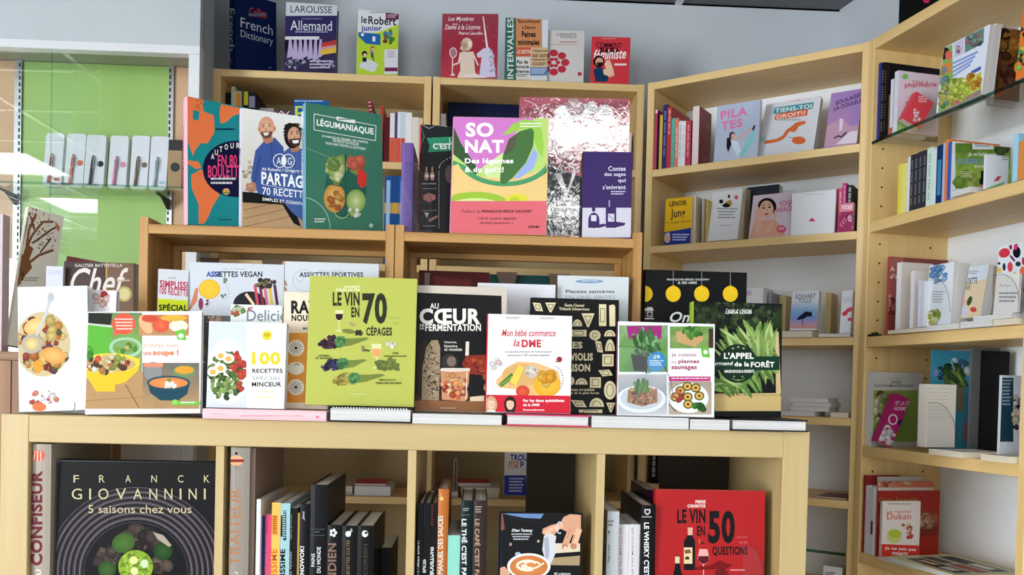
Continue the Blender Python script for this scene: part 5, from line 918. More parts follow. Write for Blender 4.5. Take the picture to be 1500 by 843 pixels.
items = [('black spine with small red print', 617, 738, '18181a', dict(sart=lambda A: A.zoom('Q').text('LES INRATABLES LIGHT', 112, 628, 142, 960, 'e4e4e2', .03, rot='up').lines(122, 415, 138, 550, 8, '6a2c2c', 2), hard=True)),
 ('black spine with small violet print', 627.5, 738, '18181a', dict(sart=lambda A: A.zoom('Q').text('ÉPICES', 156, 748, 182, 828, 'e4e4e2', .03, rot='up').lines(164, 415, 180, 550, 8, '3c3454', 3), hard=True)),
 ('black spine with small scarlet print', 637.8, 738, '18181a', dict(sart=lambda A: A.zoom('Q').text('SOUPES & BOUILLONS', 198, 672, 230, 990, 'e4e4e2', .03, rot='up').lines(210, 415, 226, 550, 8, '8a2c28', 4), hard=True)),
 ('tall orange-brown spine with gold pan', 653.3, 717, 'b8682c', dict(sart=lambda A: A.zoom('Q').text('MANUEL DES SAUCES', 256, 480, 286, 838, 'f0e4d4', .02, rot='up').ell(278, 378, 12, 12, 'e8c068').line([(275, 368), (272, 345)], 4, 'e8c068'), hard=True)),
 ('short turquoise spine', 671.3, 785, '8ed0bc', {}),
 ('dark green spine with white capitals', 690, 734, '1c2c2c', dict(hard=True, sart=lambda A: A.zoom('Q').text("LE THÉ C'EST PAS SORCIER", 400, 502, 436, 1080, 'e8e8e4', .03, rot='down').lines(408, 435, 444, 458, 2, 'a8aca8', 2).rect(398, 476, 448, 479, '7a807c'))),
 ('dark brown spine with tan capitals', 710, 734, '3c302e', dict(hard=True, sart=lambda A: A.zoom('Q').text("LE CAFÉ C'EST PAS SORCIER", 480, 502, 514, 1080, 'b89878', .03, rot='down').lines(482, 424, 522, 470, 3, 'a8988c', 2)))]
row(F, .018, C0, 608.5, ' in the third cell', items, 'cookbooks in the third cell of the front shelf', W=.2)
def a_cafe(A):
    A.zoom('Q').rect(610, 440, 1140, 1060, '17181c').poly([(650, 468), (900, 470), (880, 500), (780, 495), (700, 480)], '6a88b8').poly([(628, 465), (650, 470), (662, 565), (632, 575)], '8a4c34').line([(690, 495), (980, 540)], 2, '35373c').ell(697, 656, 8, 10, 'b88c70').ell(866, 637, 8, 8, 'c8a878').line([(680, 665), (960, 690)], 2, '2c2e34').line([(640, 480), (640, 820)], 2, '3a4450')
    A.poly([(955, 650), (1120, 650), (1120, 700), (945, 720)], 'dccdb4').poly([(930, 740), (1120, 725), (1116, 785), (930, 782)], 'a8926c').poly([(900, 715), (1118, 700), (1118, 720), (900, 730)], '1c1c1e')
    sk, sk2, sk3 = 'd8a080', 'c08464', 'e8b898'
    A.poly([(1020, 490), (1060, 472), (1125, 478), (1125, 560), (1080, 600), (1000, 560), (960, 600), (905, 602), (888, 585), (895, 560), (940, 540), (1000, 525)], sk).line([(905, 590), (955, 560), (1015, 545)], 26, sk3).line([(1090, 500), (1060, 580), (1025, 670)], 38, sk).line([(1120, 560), (1095, 620), (1080, 670)], 40, sk3).ell(1027, 670, 19, 18, sk2, 16).ell(1030, 678, 11, 9, 'ecccb8').ell(1080, 668, 20, 18, sk2, 16).line([(1060, 560), (1040, 620)], 3, 'a86c50').line([(1090, 600), (1062, 662)], 3, 'a86c50')
    A.poly([(900, 605), (935, 588), (975, 605), (968, 650), (975, 700), (945, 770), (915, 785), (905, 740), (890, 690)], 'cfd0d6').poly([(900, 620), (925, 610), (935, 700), (920, 770), (908, 740)], 'a8aab4').ring(995, 555, 20, 38, 7, 'd4d8e0', 60, 330)
    A.ell(742, 715, 18, 12, 'a8b8c8').ell(808, 790, 132, 80, 'e8e6e2', 36).ell(808, 792, 115, 68, 'c8763c', 34, c2='d88c4c').ring(800, 785, 70, 36, 16, 'f2e4cc', 60, 330).ring(830, 780, 50, 24, 10, 'f2e4cc', 100, 400).line([(760, 810), (850, 800), (900, 770)], 10, 'f2e4cc').ell(780, 790, 20, 14, 'f0dcc0').poly([(615, 800), (660, 790), (695, 830), (690, 860), (612, 860)], sk)
    A.text('Dhan Tamang', 704, 562, 830, 584, 'f0f0ee', .03, .25).lines(702, 590, 828, 636, 3, 'b8bcc0', 3, centre=True).text('60 créations', 962, 826, 1062, 842, 'd8d8d8', .02)
face('coffee book with a hand pouring milk into a cappuccino, in the third cell', F, .02, C0, 730.5, 851, 750.5, T=.02, yaw=1, lean=5, cov='17181c', spine='1c2c48', hard=True, art=a_cafe, sart=lambda A: A.zoom('Q').rect(610, 480, 626, 570, '8a3424'))
items = [('light grey spine with glass mark', 903, 750, 'b8babc', dict(W=.22, sart=lambda A: A.zoom('R').text('Petit traité', 76, 675, 88, 770, '2a2c30', .01, rot='up').lines(62, 540, 110, 580, 2, '6a6c70', 3).ell(83, 605, 4, 8, '2a2c30').line([(83, 610), (83, 622)], 1.5, '2a2c30'))),
 ('white spine with pink-grey capitals', 917.6, 769, 'd8d4d4', dict(dv=.01, sart=lambda A: A.zoom('R').text('À NE PAS MANQUER', 138, 575, 158, 880, 'b48088', .01, rot='up'))),
 ('second white spine with pinkish capitals', 934.8, 769, 'dcdada', dict(dv=.01, sart=lambda A: A.zoom('R').text('À NE PAS MANQUER', 204, 575, 222, 880, 'b48088', .01, rot='up'))),
 ('black spine with a shield mark', 955.3, 741, '1e191c', dict(W=.24, hard=True, sart=lambda A: A.zoom('R').text("LE WHISKY C'EST PAS SORCIER", 277, 552, 306, 1100, 'ecebe8', .03, rot='down').poly([(280, 478), (312, 478), (312, 498), (296, 512), (280, 498)], 'dcdad8').poly([(286, 484), (306, 484), (306, 496), (296, 504), (286, 496)], '2c2428').rect(265, 518, 320, 523, 'b8b4b4')))]
row(F, .018, C0, 885.5, ' in the fourth cell', items, 'wine and spirits books in the fourth cell of the front shelf')
def a_50(A):
    A.zoom('R').rect(310, 360, 960, 1150, 'b01e20'); d = '241014'
    A.text('PIERRE', 562, 428, 618, 446, 'f0dcd4', .04).text('CASAMAYOR', 518, 451, 618, 469, 'f0dcd4', .04).text('LE VIN', 460, 478, 618, 556, d, .05).text('EN', 570, 570, 615, 625, d, .05).text('50', 632, 485, 780, 670, d, .07).text("L'ÉCOLE", 790, 626, 848, 638, 'c87068').text('DU VIN', 805, 656, 848, 668, 'c87068', .02).text('QUESTIONS', 656, 684, 850, 740, d, .04)
    A.poly([(515, 630), (520, 582), (545, 582), (548, 630), (560, 655), (560, 815), (498, 815), (498, 655)], '1c0e12').rect(519, 580, 546, 622, 'e0a890').rect(498, 690, 545, 780, 'e4cc9c').blobs(515, 748, 14, 6, 6, 6, ['4a3020'], 1).poly([(500, 705), (530, 700), (540, 720), (505, 725)], '7a5a3c')
    A.poly([(583, 698), (628, 700), (640, 755), (618, 782), (595, 782), (574, 755)], 'e8a8a0').poly([(578, 738), (636, 738), (638, 758), (618, 780), (596, 780), (576, 758)], '5c1424').rect(604, 782, 609, 850, 'e8b8b0').rect(580, 645, 588, 668, 'd86a2c').line([(588, 662), (612, 668)], 7, '1c0e12')
    A.poly([(450, 735), (475, 735), (478, 800), (490, 843), (490, 900), (438, 900), (438, 843), (448, 800)], '1c0e12').rect(449, 740, 474, 778, 'dcc8a0').poly([(560, 800), (640, 790), (700, 760), (760, 790), (740, 806), (660, 812), (560, 815)], '7a1418').blobs(700, 830, 50, 14, 14, 12, ['5c1018', '7a1418'], 3, 1.5).lines(755, 812, 835, 824, 1, 'e0b0a8', 3).line([(740, 790), (765, 782)], 4, '1c0e12')
face('red wine book with the big number 50 and a bottle, in the fourth cell', F, .02, C0, 957.5, 1118.5, 717.5, T=.02, yaw=1.5, lean=3, cov='b01e20', art=a_50)
edge('dark plum book set back behind the red wine book', F, .12, C0, 942, 957, 718, W=.18, cov='3c2030')
holder('clear acrylic stand beside the red wine book in the fourth cell', F, .012, C0, 1085, 1121, 800, D=.02, foot=False)

# ------------------------------------------------------------------ angled corner bookcase
m1, m2, m3, m4, m5 = 2.2345, 2.0015, 1.7175, 1.4995, 1.2755
sm = lambda c, y0=.1, y1=.8: (lambda A: [A.frac(.32, y0+(y1-y0)*i/24, .68, y0+(y1-y0)*(i+.55)/24, c) for i in range(24) if i % 7 != 5])
items = [('dark pink spine', 961, 160.5, 'c03868', dict(sart=lambda A: A.frac(0, 0, 1, .06, 'e4dcd8'))), ('black spine', 964.7, 168, '22222a'), ('yellow spine', 969, 168, 'd8b040'), ('navy spine, tallest', 975.6, 153, '2c3468', dict(sart=sm('8a90b8'))), ('red spine with white letters', 982, 156, 'b83438', dict(sart=sm('e8c8c0', .05, .45))),
 ('teal spine', 987.7, 173, '5ca898'), ('salmon orange spine', 992.7, 173, 'e07a58', dict(sart=sm('f4d8c8', .2, .8))), ('white spine with blue print', 997.6, 177, 'd8dce4', dict(sart=sm('7a8ab8'))), ('white spine with pale print', 1003, 177, 'e4e2e2', dict(sart=sm('b8a8a8'))), ('crimson spine', 1011, 176, 'b8384c', dict(sart=sm('d8a8a8')))]
row(MI, .01, m1, 957.8, ', upper corner shelf', items, 'upright books at the left of the corner bookcase upper shelf', W=.14)
edge('taller white-spined book with a dark red cover, at the right end of the upright books', MI, .01, m1, 1013, 1022.5, 155, cov='8c3038', spine='e0ccc8', pages='white', xc=1040)
holder('clear acrylic stand left of the pilates book', MI, .01, m1, 1031, 1040, 184, foot=False)
def a_pil(A):
    A.zoom('E').rect(290, 180, 520, 480, 'b0bcd4').grad(303, 200, 495, 465, [(0, 'b4bed4'), (.6, 'aebace'), (1, 'bac4d6')], 6, .04); A.text('PILA', 330, 272, 434, 306, 'dc7ca8', .05, sl=-20).text('TES', 332, 312, 416, 346, 'dc7ca8', .05, sl=-14)
    A.ell(376, 365, 12, 14, '3a2c34').poly([(355, 375), (368, 372), (372, 400), (360, 430), (353, 410)], '2c2028').ell(380, 368, 9, 11, 'd8a898').line([(385, 385), (420, 360), (462, 330)], 7, 'd8a898').poly([(372, 385), (395, 385), (410, 425), (395, 448), (378, 410)], 'd4dce8').poly([(400, 440), (455, 345), (468, 342), (462, 380), (430, 430), (415, 450)], '8cc8cc').line([(455, 345), (462, 326)], 8, '3a3040')
face('pale blue pilates book with pink letters and a stretching woman', MI, .025, m1, 1045, 1109, 156, T=.012, lean=6, cov='b0bcd4', art=a_pil)
def a_tiens(A):
    A.zoom('E').rect(440, 170, 760, 460, 'dcdfe6').poly([(538, 258), (690, 236), (686, 262), (533, 282)], '3c98a8').text('TIENS-TOI', 541, 262, 682, 278, 'f0f4f4', .02, sl=-19).poly([(543, 282), (668, 262), (664, 288), (538, 306)], 'e0643c').text('DROIT!?', 547, 286, 658, 302, 'f8ece4', .02, sl=-17).lines(550, 300, 640, 316, 1, 'b0b4bc', 3)
    A.line([(500, 392), (548, 384), (575, 370), (590, 345), (600, 342)], 13, 'e0703c').poly([(598, 335), (622, 315), (655, 308), (660, 318), (632, 330), (620, 350), (602, 352)], 'e0703c').ell(632, 384, 27, 15, 'e0703c').ell(494, 380, 9, 12, 'a8d4d4').lines(545, 225, 640, 238, 1, 'e0b8a8', 4).lines(590, 372, 620, 376, 1, '5a5c60', 2)
face('white posture book with teal and orange title strips, leaning back', MI, .055, m1, 1109, 1191, 153, T=.022, lean=21, cov='dcdfe6', art=a_tiens)
def a_soul(A):
    A.zoom('E').rect(700, 150, 920, 430, 'a888c8').poly([(700, 260), (790, 230), (850, 290), (820, 330), (720, 340)], 'b08ac0').poly([(720, 330), (800, 300), (830, 330), (870, 320), (860, 400), (715, 410)], 'c8a0b8').poly([(775, 400), (830, 350), (870, 345), (862, 392)], 'e8e0ee').text('SOULAGER', 774, 233, 880, 250, '3a2c58', .02, sl=-38).text('LA DOULEUR', 768, 255, 880, 271, '3a2c58', .02, sl=-36).line([(768, 376), (785, 366), (796, 372), (816, 352)], 5, '26202c').poly([(790, 300), (803, 300), (800, 345), (788, 348)], 'e4d8f0')
face('lilac pain relief book leaning back, rightmost on the upper corner shelf', MI, .06, m1, 1206, 1254, 137, T=.02, lean=20, cov='a888c8', art=a_soul)
def a_jung(A): A.zoom('E').rect(100, 580, 230, 800, 'ecb818').poly([(100, 740), (230, 720), (230, 800), (100, 800)], '24348c').text('LENOIR', 134, 620, 200, 640, '2a2418', .03, sl=-6).text('Jung', 138, 650, 194, 692, '2a2418', .02, sl=-4).text('Un voyage vers soi', 120, 696, 212, 710, '7a5c10', .01, sl=-8).ell(125, 762, 12, 18, 'd8a890').poly([(113, 748), (130, 738), (137, 748), (118, 750)], 'c8c8cc').lines(145, 745, 210, 775, 3, 'c8ccec', 3)
face('yellow and dark blue paperback, leftmost on the second corner shelf', MI, .012, m2, 972, 1011.5, 292, T=.015, lean=3, cov='ecb818', art=a_jung)
edge('cream thick book behind the yellow paperback', MI, .03, m2, 1012, 1018, 287, cov='d8ccb0', spine='d8ccb0', pages='cream', xc=1027)
items = [('beige thin spine', 1030.5, 291, 'b8a888'), ('brown thin spine', 1033, 293, '8a7450'), ('olive thin spine', 1036, 293, 'c0a860')]
row(MI, .03, m2, 1028, ' behind the yellow paperback', items, 'thin upright books on the second corner shelf')
def a_wht(A):
    A.zoom('E').rect(270, 540, 430, 780, 'e4e4e6').poly([(336, 640), (350, 622), (370, 612), (376, 630), (366, 642)], 'b08a3c').ell(352, 635, 14, 8, '2a2424').ell(363, 600, 5, 7, '3a302c').ell(333, 620, 8, 8, '26262a').ell(391, 604, 7, 8, 'd85a6a').lines(316, 645, 396, 690, 4, '9a9ca4', 3, centre=True).lines(325, 710, 375, 718, 1, 'b8bac0', 3)
face('white paperback with a small meditating figure, leaning back', MI, .03, m2, 1036, 1080, 282, T=.028, lean=13, cov='e4e4e6', pages='cream', art=a_wht)
edge('cream book with yellow pages behind the leaning white paperback', MI, .1, m2, 1083, 1089, 275, W=.05, cov='d8c8a0', pages='cream')
face('dark slate box book at the back of the second corner shelf', MI, .15, m2, 1092, 1139, 275, T=.03, lean=0, cov='262c36')
def a_yoga(A):
    A.zoom('E').rect(420, 550, 650, 780, 'd8c8d4').ell(510, 640, 36, 34, '2a1c1a', 24).poly([(440, 762), (460, 700), (500, 690), (540, 690), (570, 720), (580, 752)], 'e0a890').ell(508, 650, 27, 34, 'e0b098', 24, c2='ecc4ac').poly([(462, 662), (478, 640), (490, 680), (486, 745), (470, 755), (460, 710)], 'e4b49c').poly([(540, 655), (552, 648), (540, 690), (520, 740), (500, 742), (530, 690)], 'e4b49c')
    A.ell(497, 645, 6, 3, '3a2824').ell(519, 642, 6, 3, '3a2824').line([(489, 636), (503, 633)], 2.5, '5a3a30').line([(513, 632), (526, 632)], 2.5, '5a3a30').ell(508, 668, 8, 3.5, 'b8484c').poly([(508, 645), (512, 657), (505, 658)], 'cf9a84').text('YOGA', 556, 620, 612, 641, 'd85a80', .02, sl=-9).text('VISAGE', 545, 646, 610, 664, 'd85a80', .02, sl=-10).ell(565, 726, 19, 15, 'dc5a70').lines(554, 720, 577, 732, 2, 'f4d0d4', 2)
face('face yoga book with a woman holding her cheeks, leaning back', MI, .035, m2, 1096, 1157, 287, T=.012, lean=14, cov='d8c8d4', art=a_yoga)
face('white book with a tiny red mark, right of the face yoga book', MI, .03, m2, 1157.5, 1222, 284, T=.02, lean=3, cov='e8eaee', art=lambda A: A.zoom('E').poly([(670, 695), (682, 682), (696, 692), (690, 698)], 'd8486a').lines(645, 590, 735, 598, 1, 'd0d0d8', 3))
items = [('dark red spine', 1226.5, 277, '9c2c40'), ('pink spine with white print', 1232, 275, 'd85c84', dict(sart=sm('f4d8e0'))), ('magenta spine', 1238, 268, 'c42c78', dict(sart=sm('f0b8d0', .05, .4)))]
row(MI, .05, m2, 1222.5, ', second corner shelf, right end', items, 'pink books at the right end of the second corner shelf')
edge('black book with white spine letters at the right end of the second corner shelf', MI, .05, m2, 1238.5, 1247, 271, cov='241c24', sart=sm('e0d8e0', .05, .5))
def a_pinkbox(A):
    A.zoom('E').rect(780, 620, 870, 740, '9c2c5c').poly([(780, 630), (860, 622), (860, 655), (780, 662)], 'e08898').text('POCKET', 800, 634, 840, 650, 'f4e4e8', .03).ell(828, 685, 16, 16, '6a1c44').text('e', 820, 673, 838, 698, 'e8b8cc', .02)
    for i in range(14): A.ell(790+(i*37) % 66, 668+(i*23) % 56, 4, 4, 'd87ca0', 6)
face('small pink patterned paperback in front of the pink spines', MI, .012, m2, 1228, 1249, 298, T=.02, lean=3, cov='9c2c5c', art=a_pinkbox)

edge('thick white book with violet letters peeking above the forest cookbook', MI, .02, m3, 1082, 1116, 421, cov='e2e2e4', spine='e2e2e4', pages='cream', xc=1131, sart=lambda A: A.zoom('N').text('dfi', 652, 150, 682, 172, 'b888b8', .02))
edge('grey and cream book pair beside the white book on the third corner shelf', MI, .05, m3, 1124, 1128, 428, cov='8a9094', pages='cream', W=.12)
edge('cream-paged block standing on the third corner shelf', MI, .12, m3, 1140, 1150, 433, cov='d0bc84', pages='cream', W=.08)
def a_eck(A): A.zoom('N').rect(855, 145, 1020, 340, 'dfe2ea').grad(862, 200, 1010, 330, [(0, 'd8e0ee'), (.35, '8ab4e0'), (.6, '7a9cd8'), (.85, 'c8a0b8'), (1, 'e09a70')], 2).text('ECKHART', 894, 168, 988, 190, '54586a', .01, sl=-4).text('TOLLE', 908, 190, 970, 208, '54586a', .01, sl=-2).poly([(896, 288), (915, 268), (940, 248), (970, 252), (972, 272), (950, 272), (935, 282), (912, 288)], '1c2438').line([(926, 285), (928, 322)], 3, '1c2438')
flat('cream-paged thick book lying under the bird paperback', MI, -.008, m3, 1146, 1189.5, .017, D=.11, cov='dcdad6', pages='cream', front='pages')
face('paperback with a black bird over a blue sea sunset', MI, .03, m3+.0175, 1156.5, 1196, 427, T=.024, lean=9, cov='dfe2ea', pages='cream', art=a_eck)
edge('yellow-paged block behind the bird paperback', MI, .13, m3, 1208, 1216, 429, cov='cdb67c', pages='cream', W=.07)
flat('white book lying under the red petal book', MI, -.006, m3, 1199, 1245, .0085, D=.12, cov='dcdce0')
def a_sa(A): A.zoom('N').rect(1090, 140, 1180, 345, 'e6e6ea').text('SAGESSE', 1120, 178, 1230, 205, 'b0b0ba', 0, sl=-6).ell(1128, 258, 15, 11, 'd8404c', 16, -30).ell(1150, 240, 22, 10, 'd8485a', 16, -20).ell(1152, 286, 12, 9, 'd84c58', 16)
face('white book with red petals beside the post, third corner shelf', MI, .025, m3+.009, 1229.5, 1246, 426, T=.015, lean=9, cov='e6e6ea', art=a_sa)
# stacks lying on the fourth shelf
z = m4
for L_, xl_, xr_, T_, v_ in (('lowest left book of the flat stack on the fourth corner shelf', 1142, 1193, .0135, -.004), ('second book up in the flat stack on the fourth corner shelf', 1158, 1214, .013, .01), ('third book up in the flat stack on the fourth corner shelf', 1161.5, 1217, .011, .012), ('top book of the flat stack on the fourth corner shelf', 1156, 1213, .0125, .008)):
    flat('white-paged paperback, '+L_, MI, v_, z, xl_, xr_, T_, D=.11, cov='d4cfc8', group='flat stack on the fourth corner shelf'); z += T_+.0004
flat('cream paperback lying at the right of the flat stack on the fourth corner shelf', MI, .006, m4, 1216.5, 1243, .013, D=.11, cov='d8cfba', pages='cream')
flat('thin brown and red booklet lying on the fifth corner shelf', MI, .02, m5, 1196, 1240, .004, D=.12, cov='7a3c30', spine='7a3c30', pages='cream')
face('white box with small black print on the low glass shelf of the corner bookcase', MI, .03, 1.0205, 1205, 1233, 829, T=.06, lean=0, cov='dcdcd8', name='box', cat='box', art=lambda A: A.zoom('R').lines(1282, 828, 1335, 850, 2, '3a3a3c', 2))
MB().box(.0223, .002, 1.0, .6247, .24, 1.0195).make('shelf', pale['x'], mid)
edge('black book with white letters seen through the fourth cell', MI, .01, m5, 951, 963, 664, cov='1e2026', W=.12, sart=sm('c8ccd0', .1, .8))

# ------------------------------------------------------------------ right-hand bookcase
r1, r2, r3, r4, r5 = [rz(z_)+.0005 for z_ in (2.25, 2.033, 1.721, 1.423, 1.132)]
q0 = proj(RI.pt(-.1675, .014, r1))[0]
items = [('dark blue spine', q0+4.5, 91, '2c3484'), ('black spine with faint letters', q0+9, 91, '202024', dict(sart=sm('7a7c80', .1, .9))), ('black plain spine', q0+13, 92, '1c1c20', dict(sart=sm('5c5e62', .1, .9))), ('black spine beside the multicoloured one', q0+16.5, 92, '242428')]
row(RI, .014, r1, q0, ' on the glass shelf', items, 'dark upright books on the glass shelf', W=.15)
row(RI, .014, r1, q0+16.7, ' after the dark glass-shelf books', [('slim multicoloured spine', q0+19, 138, '8a6a50'), ('white spine with a red foot', q0+23, 115, 'dfe2e8', dict(sart=lambda A: A.frac(0, .85, 1, 1, 'd84c38')))], 'slim spines on the glass shelf', W=.1)
def a_pharm(A):
    A.zoom('F').rect(235, 380, 490, 790, 'e0ccd8').poly([(235, 680), (300, 670), (300, 790), (235, 790)], '9cc470').ell(291, 430, 18, 16, '7cc464').text('Gîte à', 330, 452, 420, 470, 'd0405c', .01).text('pharmacie', 288, 465, 468, 500, 'd0405c', .02, sl=-6).lines(340, 400, 430, 415, 2, 'b0a0ac', 3, centre=True).poly([(290, 570), (310, 575), (330, 600), (312, 598)], '5a6a64').poly([(305, 610), (335, 600), (322, 585)], '5a6a64').poly([(335, 580), (348, 555), (350, 575)], '5a6a64').ell(350, 620, 18, 30, 'e07a80').rect(272, 648, 305, 680, '3a2028')
edge('pink herbal pharmacy book facing the viewer on the glass shelf', RI, .005, r1, 1308, 1313.5, 103, cov='e0ccd8', spine='d8dce8', xc=1374, art=a_pharm)
def a_rouge(A): A.zoom('F').poly([(240, 780), (480, 480), (480, 780)], 'dc4450').lines(365, 540, 430, 575, 2, 'f0c0c4', 3).blobs(370, 640, 40, 50, 14, 8, ['e87078', 'c83440'], 3)
q = RI.pt(RI.uat(1322, -.002, r1), -.002, 0)
face('red booklet leaning to the right against the garden book', Unit(q.x, q.y, 8), 0, r1, 1322, 1347, 134, T=.02, tilt=-27, lean=0, cov='dc4450', pages='cream', art=lambda A: A.zoom('F').lines(365, 540, 425, 580, 3, 'f0c0c4', 3).blobs(350, 650, 30, 40, 12, 8, ['e87078', 'f0d0d0'], 3))
def a_gard(A):
    A.zoom('F').rect(440, 100, 800, 720, 'e2e8f4').poly([(490, 283), (556, 250), (556, 640), (470, 680)], '8ab058').blobs(515, 300, 28, 30, 10, 14, ['2c2c26', '3c4430'], 2).poly([(490, 370), (552, 345), (550, 400), (490, 430)], 'e0884c').ell(535, 310, 19, 26, 'e0685c').blobs(515, 500, 38, 130, 60, 13, ['8aa874', 'c0b85c', '7a9ab0', '5c8a4c', 'd8c070'], 4)
    A.poly([(566, 245), (622, 215), (620, 300), (566, 325)], 'cfc4e0').blobs(592, 280, 22, 22, 12, 9, ['e8c890', 'f4f0e0', '8a6aa0'], 3).poly([(628, 210), (735, 155), (732, 240), (626, 298)], '6a8a7c').blobs(680, 225, 48, 40, 44, 11, ['5c7a70', '8aa89c', '3c5a50', 'a86a80', '7c9c88'], 5)
    for i in range(4): A.poly([(560, 350+i*24), (700-i*14, 285+i*24), (700-i*14, 297+i*24), (560, 362+i*24)], '8aa0dc')
    A.poly([(662, 400), (718, 370), (716, 392), (660, 422)], '4c68b0').poly([(545, 500), (720, 400), (715, 560), (535, 640)], 'c8cc60').blobs(600, 500, 60, 60, 60, 15, ['c8dc50', 'a8b844', 'e0e480', '8aa03c'], 6).blobs(680, 450, 40, 50, 40, 13, ['ecc434', 'd8a028', 'a86828', 'f0d868'], 7).blobs(600, 575, 60, 30, 14, 15, ['d88a6c', 'b8b850'], 8).poly([(640, 540), (716, 500), (716, 570), (620, 620)], '9a8478')
face('white garden book with plant photographs, standing on the glass shelf', RI, .0, r1, 1371, 1438, 70, T=.03, lean=6, cov='e2e8f4', art=a_gard)
edge('white-paged thick book behind the garden book', RI, .06, r1, 1444, 1450, 36, cov='d8d4dc', W=.07)
edge('cream-paged book right of the garden book', RI, .06, r1, 1450, 1455, 34, cov='e0d8cc', pages='cream', xc=1466)
def a_brown(A): A.zoom('F').rect(790, 100, 960, 520, '6a4428').blobs(880, 250, 60, 90, 50, 24, ['8a5c2c', '4a3020', 'a8742c', 'c08a34', '3a2418'], 3).blobs(880, 420, 60, 60, 30, 22, ['4a2c20', '6a4434'], 4).ell(918, 380, 16, 30, 'e8cc30')
edge('brown and gold photographic book on the glass shelf near the right edge', RI, .05, r1, 1458, 1461, 40, cov='6a4428', art=a_brown, xc=1493)
def a_or(A): A.zoom('F').rect(910, 0, 1200, 520, 'e87a38').rect(910, 0, 938, 200, 'e8606a').blobs(935, 350, 18, 60, 12, 12, ['2c6a50', 'f0c830', '8ac060'], 3).blobs(955, 250, 30, 120, 20, 14, ['4aa06a', 'e8c040', '3a3430'], 4)
face('orange book with bright leaves at the right edge of the glass shelf', RI, .0, r1, 1487, 1504, 15, T=.02, lean=5, cov='e87a38', art=a_or)
# second shelf
items = [('bright yellow spine', 1319, 239, 'ecdc4c'), ('pale yellow spine', 1327.5, 238, 'e8e284'), ('white thin spine', 1331.5, 229, 'dce0e4')]
row(RI, .012, r2, 1314, ', second right shelf', items, 'upright books on the second right shelf', W=.14)
items = [(f'charcoal spine with fine print', x, y, '3a3b42', dict(sart=sm('8a8c92', .1, .9))) for x, y in ((1337, 226), (1343, 224), (1349, 221), (1355.5, 219))]
row(RI, .012, r2, 1331.6, ' of the charcoal ones', items, 'charcoal upright books on the second right shelf', W=.14)
items = [('mint white spine', 1364, 215, 'd0e4dc', dict(sart=sm('8ab0a0', .1, .9))), ('pale mint thin spine', 1370, 217, 'd8e4e0'), ('navy and sky blue spine', 1379, 211, '1c3868', dict(sart=lambda A: A.frac(.2, .25, .8, .85, '3c88b8'))), ('thin lavender spine', 1382.5, 209, 'b8b8d8'), ('orange spine', 1388, 204, 'e88440'), ]
row(RI, .012, r2, 1355.7, ' after the charcoal ones', items, 'coloured upright books on the second right shelf', W=.14)
def a_fleurs(A):
    A.zoom('G').rect(540, 95, 900, 470, 'dfe4ea').grad(572, 115, 884, 370, [(0, '5a7a2c'), (.4, '7aa040'), (.7, '9cbc50'), (1, '6a8c34')], 14, .25).blobs(640, 320, 70, 40, 16, 30, ['b8d06c', '9cc050', '7ca03c'], 3).blobs(830, 160, 50, 36, 10, 24, ['3a4c28', '4c6030'], 4).rect(668, 108, 788, 150, 'e2e8ec').lines(680, 118, 776, 138, 2, '5a6a80', 3, centre=True)
    A.text('Je m\'initie aux', 640, 164, 806, 194, 'f0f4ec', .015, .3).text('FLEURS DE BACH', 586, 202, 870, 230, '7a9cd0', .03).text('MON GUIDE', 680, 238, 764, 254, 'eef0e4', .03).lines(600, 272, 672, 312, 4, 'c8d4a0', 3).rect(708, 312, 740, 350, '2a2c28').rect(716, 270, 733, 314, '22241f').poly([(700, 372), (706, 348), (744, 348), (748, 378)], 'd89070')
edge('white and green flower remedy book facing the viewer on the second right shelf', RI, .0, r2, 1386.5, 1392, 207, cov='dfe4ea', spine='3c5cb0', xc=1480, art=a_fleurs)
flat('thin white book lying in front of the green remedy book', RI, -.012, r2, 1393, 1422, .012, D=.1, cov='d8dade', front='pages')
def a_tilt(A): A.zoom('G').lines(835, 190, 910, 215, 2, '8a8c98', 3).poly([(785, 330), (810, 300), (832, 300), (815, 325)], 'c04858').poly([(740, 372), (850, 330), (830, 375)], '7ab880')
edge('white booklet leaning against the green remedy book', RI, -.005, r2, 1440, 1443, 226, tilt=0, cov='e0e4ea', xc=1476, art=a_tilt)
edge('sky blue book near the right edge of the second right shelf', RI, .0, r2, 1482, 1490, 195, cov='a0d0e4', W=.06)
edge('orange-brown book at the right edge of the second right shelf', RI, .0, r2, 1490.5, 1500, 205, cov='d88c44', W=.06)
# third shelf
def a_atab(A): A.zoom('H').rect(225, 45, 570, 470, '8a4a44').poly([(240, 60), (330, 60), (300, 200), (290, 300), (250, 340), (235, 250)], 'a8605a').text('À TABLE', 258, 106, 400, 132, 'e8d4cc', .03).text("d'autrefois", 258, 146, 420, 170, 'e8d4cc', .03).blobs(255, 310, 28, 60, 20, 16, ['c89090', 'b06860', '7a3830', 'e0b0a4'], 3)
edge('red-brown cookbook facing the viewer, leftmost on the third right shelf', RI, .03, r3, 1296.5, 1300, 376, cov='8a4a44', spine='b8484c', xc=1385, art=a_atab)
edge('tall white-spined book in front of the red-brown cookbook', RI, .01, r3+.012, 1311, 1318, 384, cov='d8cdc4', spine='e8e8e8', xc=1364)
edge('shorter white book in front of the tall white-spined one', RI, .002, r3+.012, 1332, 1337, 397, cov='ddd4ce', spine='e4e2e4', xc=1362)
items = [('white slim spine with violet dots', 1347, 411, 'd8d8e4'), ('lavender white slim spine', 1351, 411, 'c8cce0'), ('off-white slim spine', 1353, 412, 'dcdce0')]
row(RI, -.005, r3+.012, 1343.5, ' before the blue flower book', items, 'slim spines on the third right shelf', W=.06)
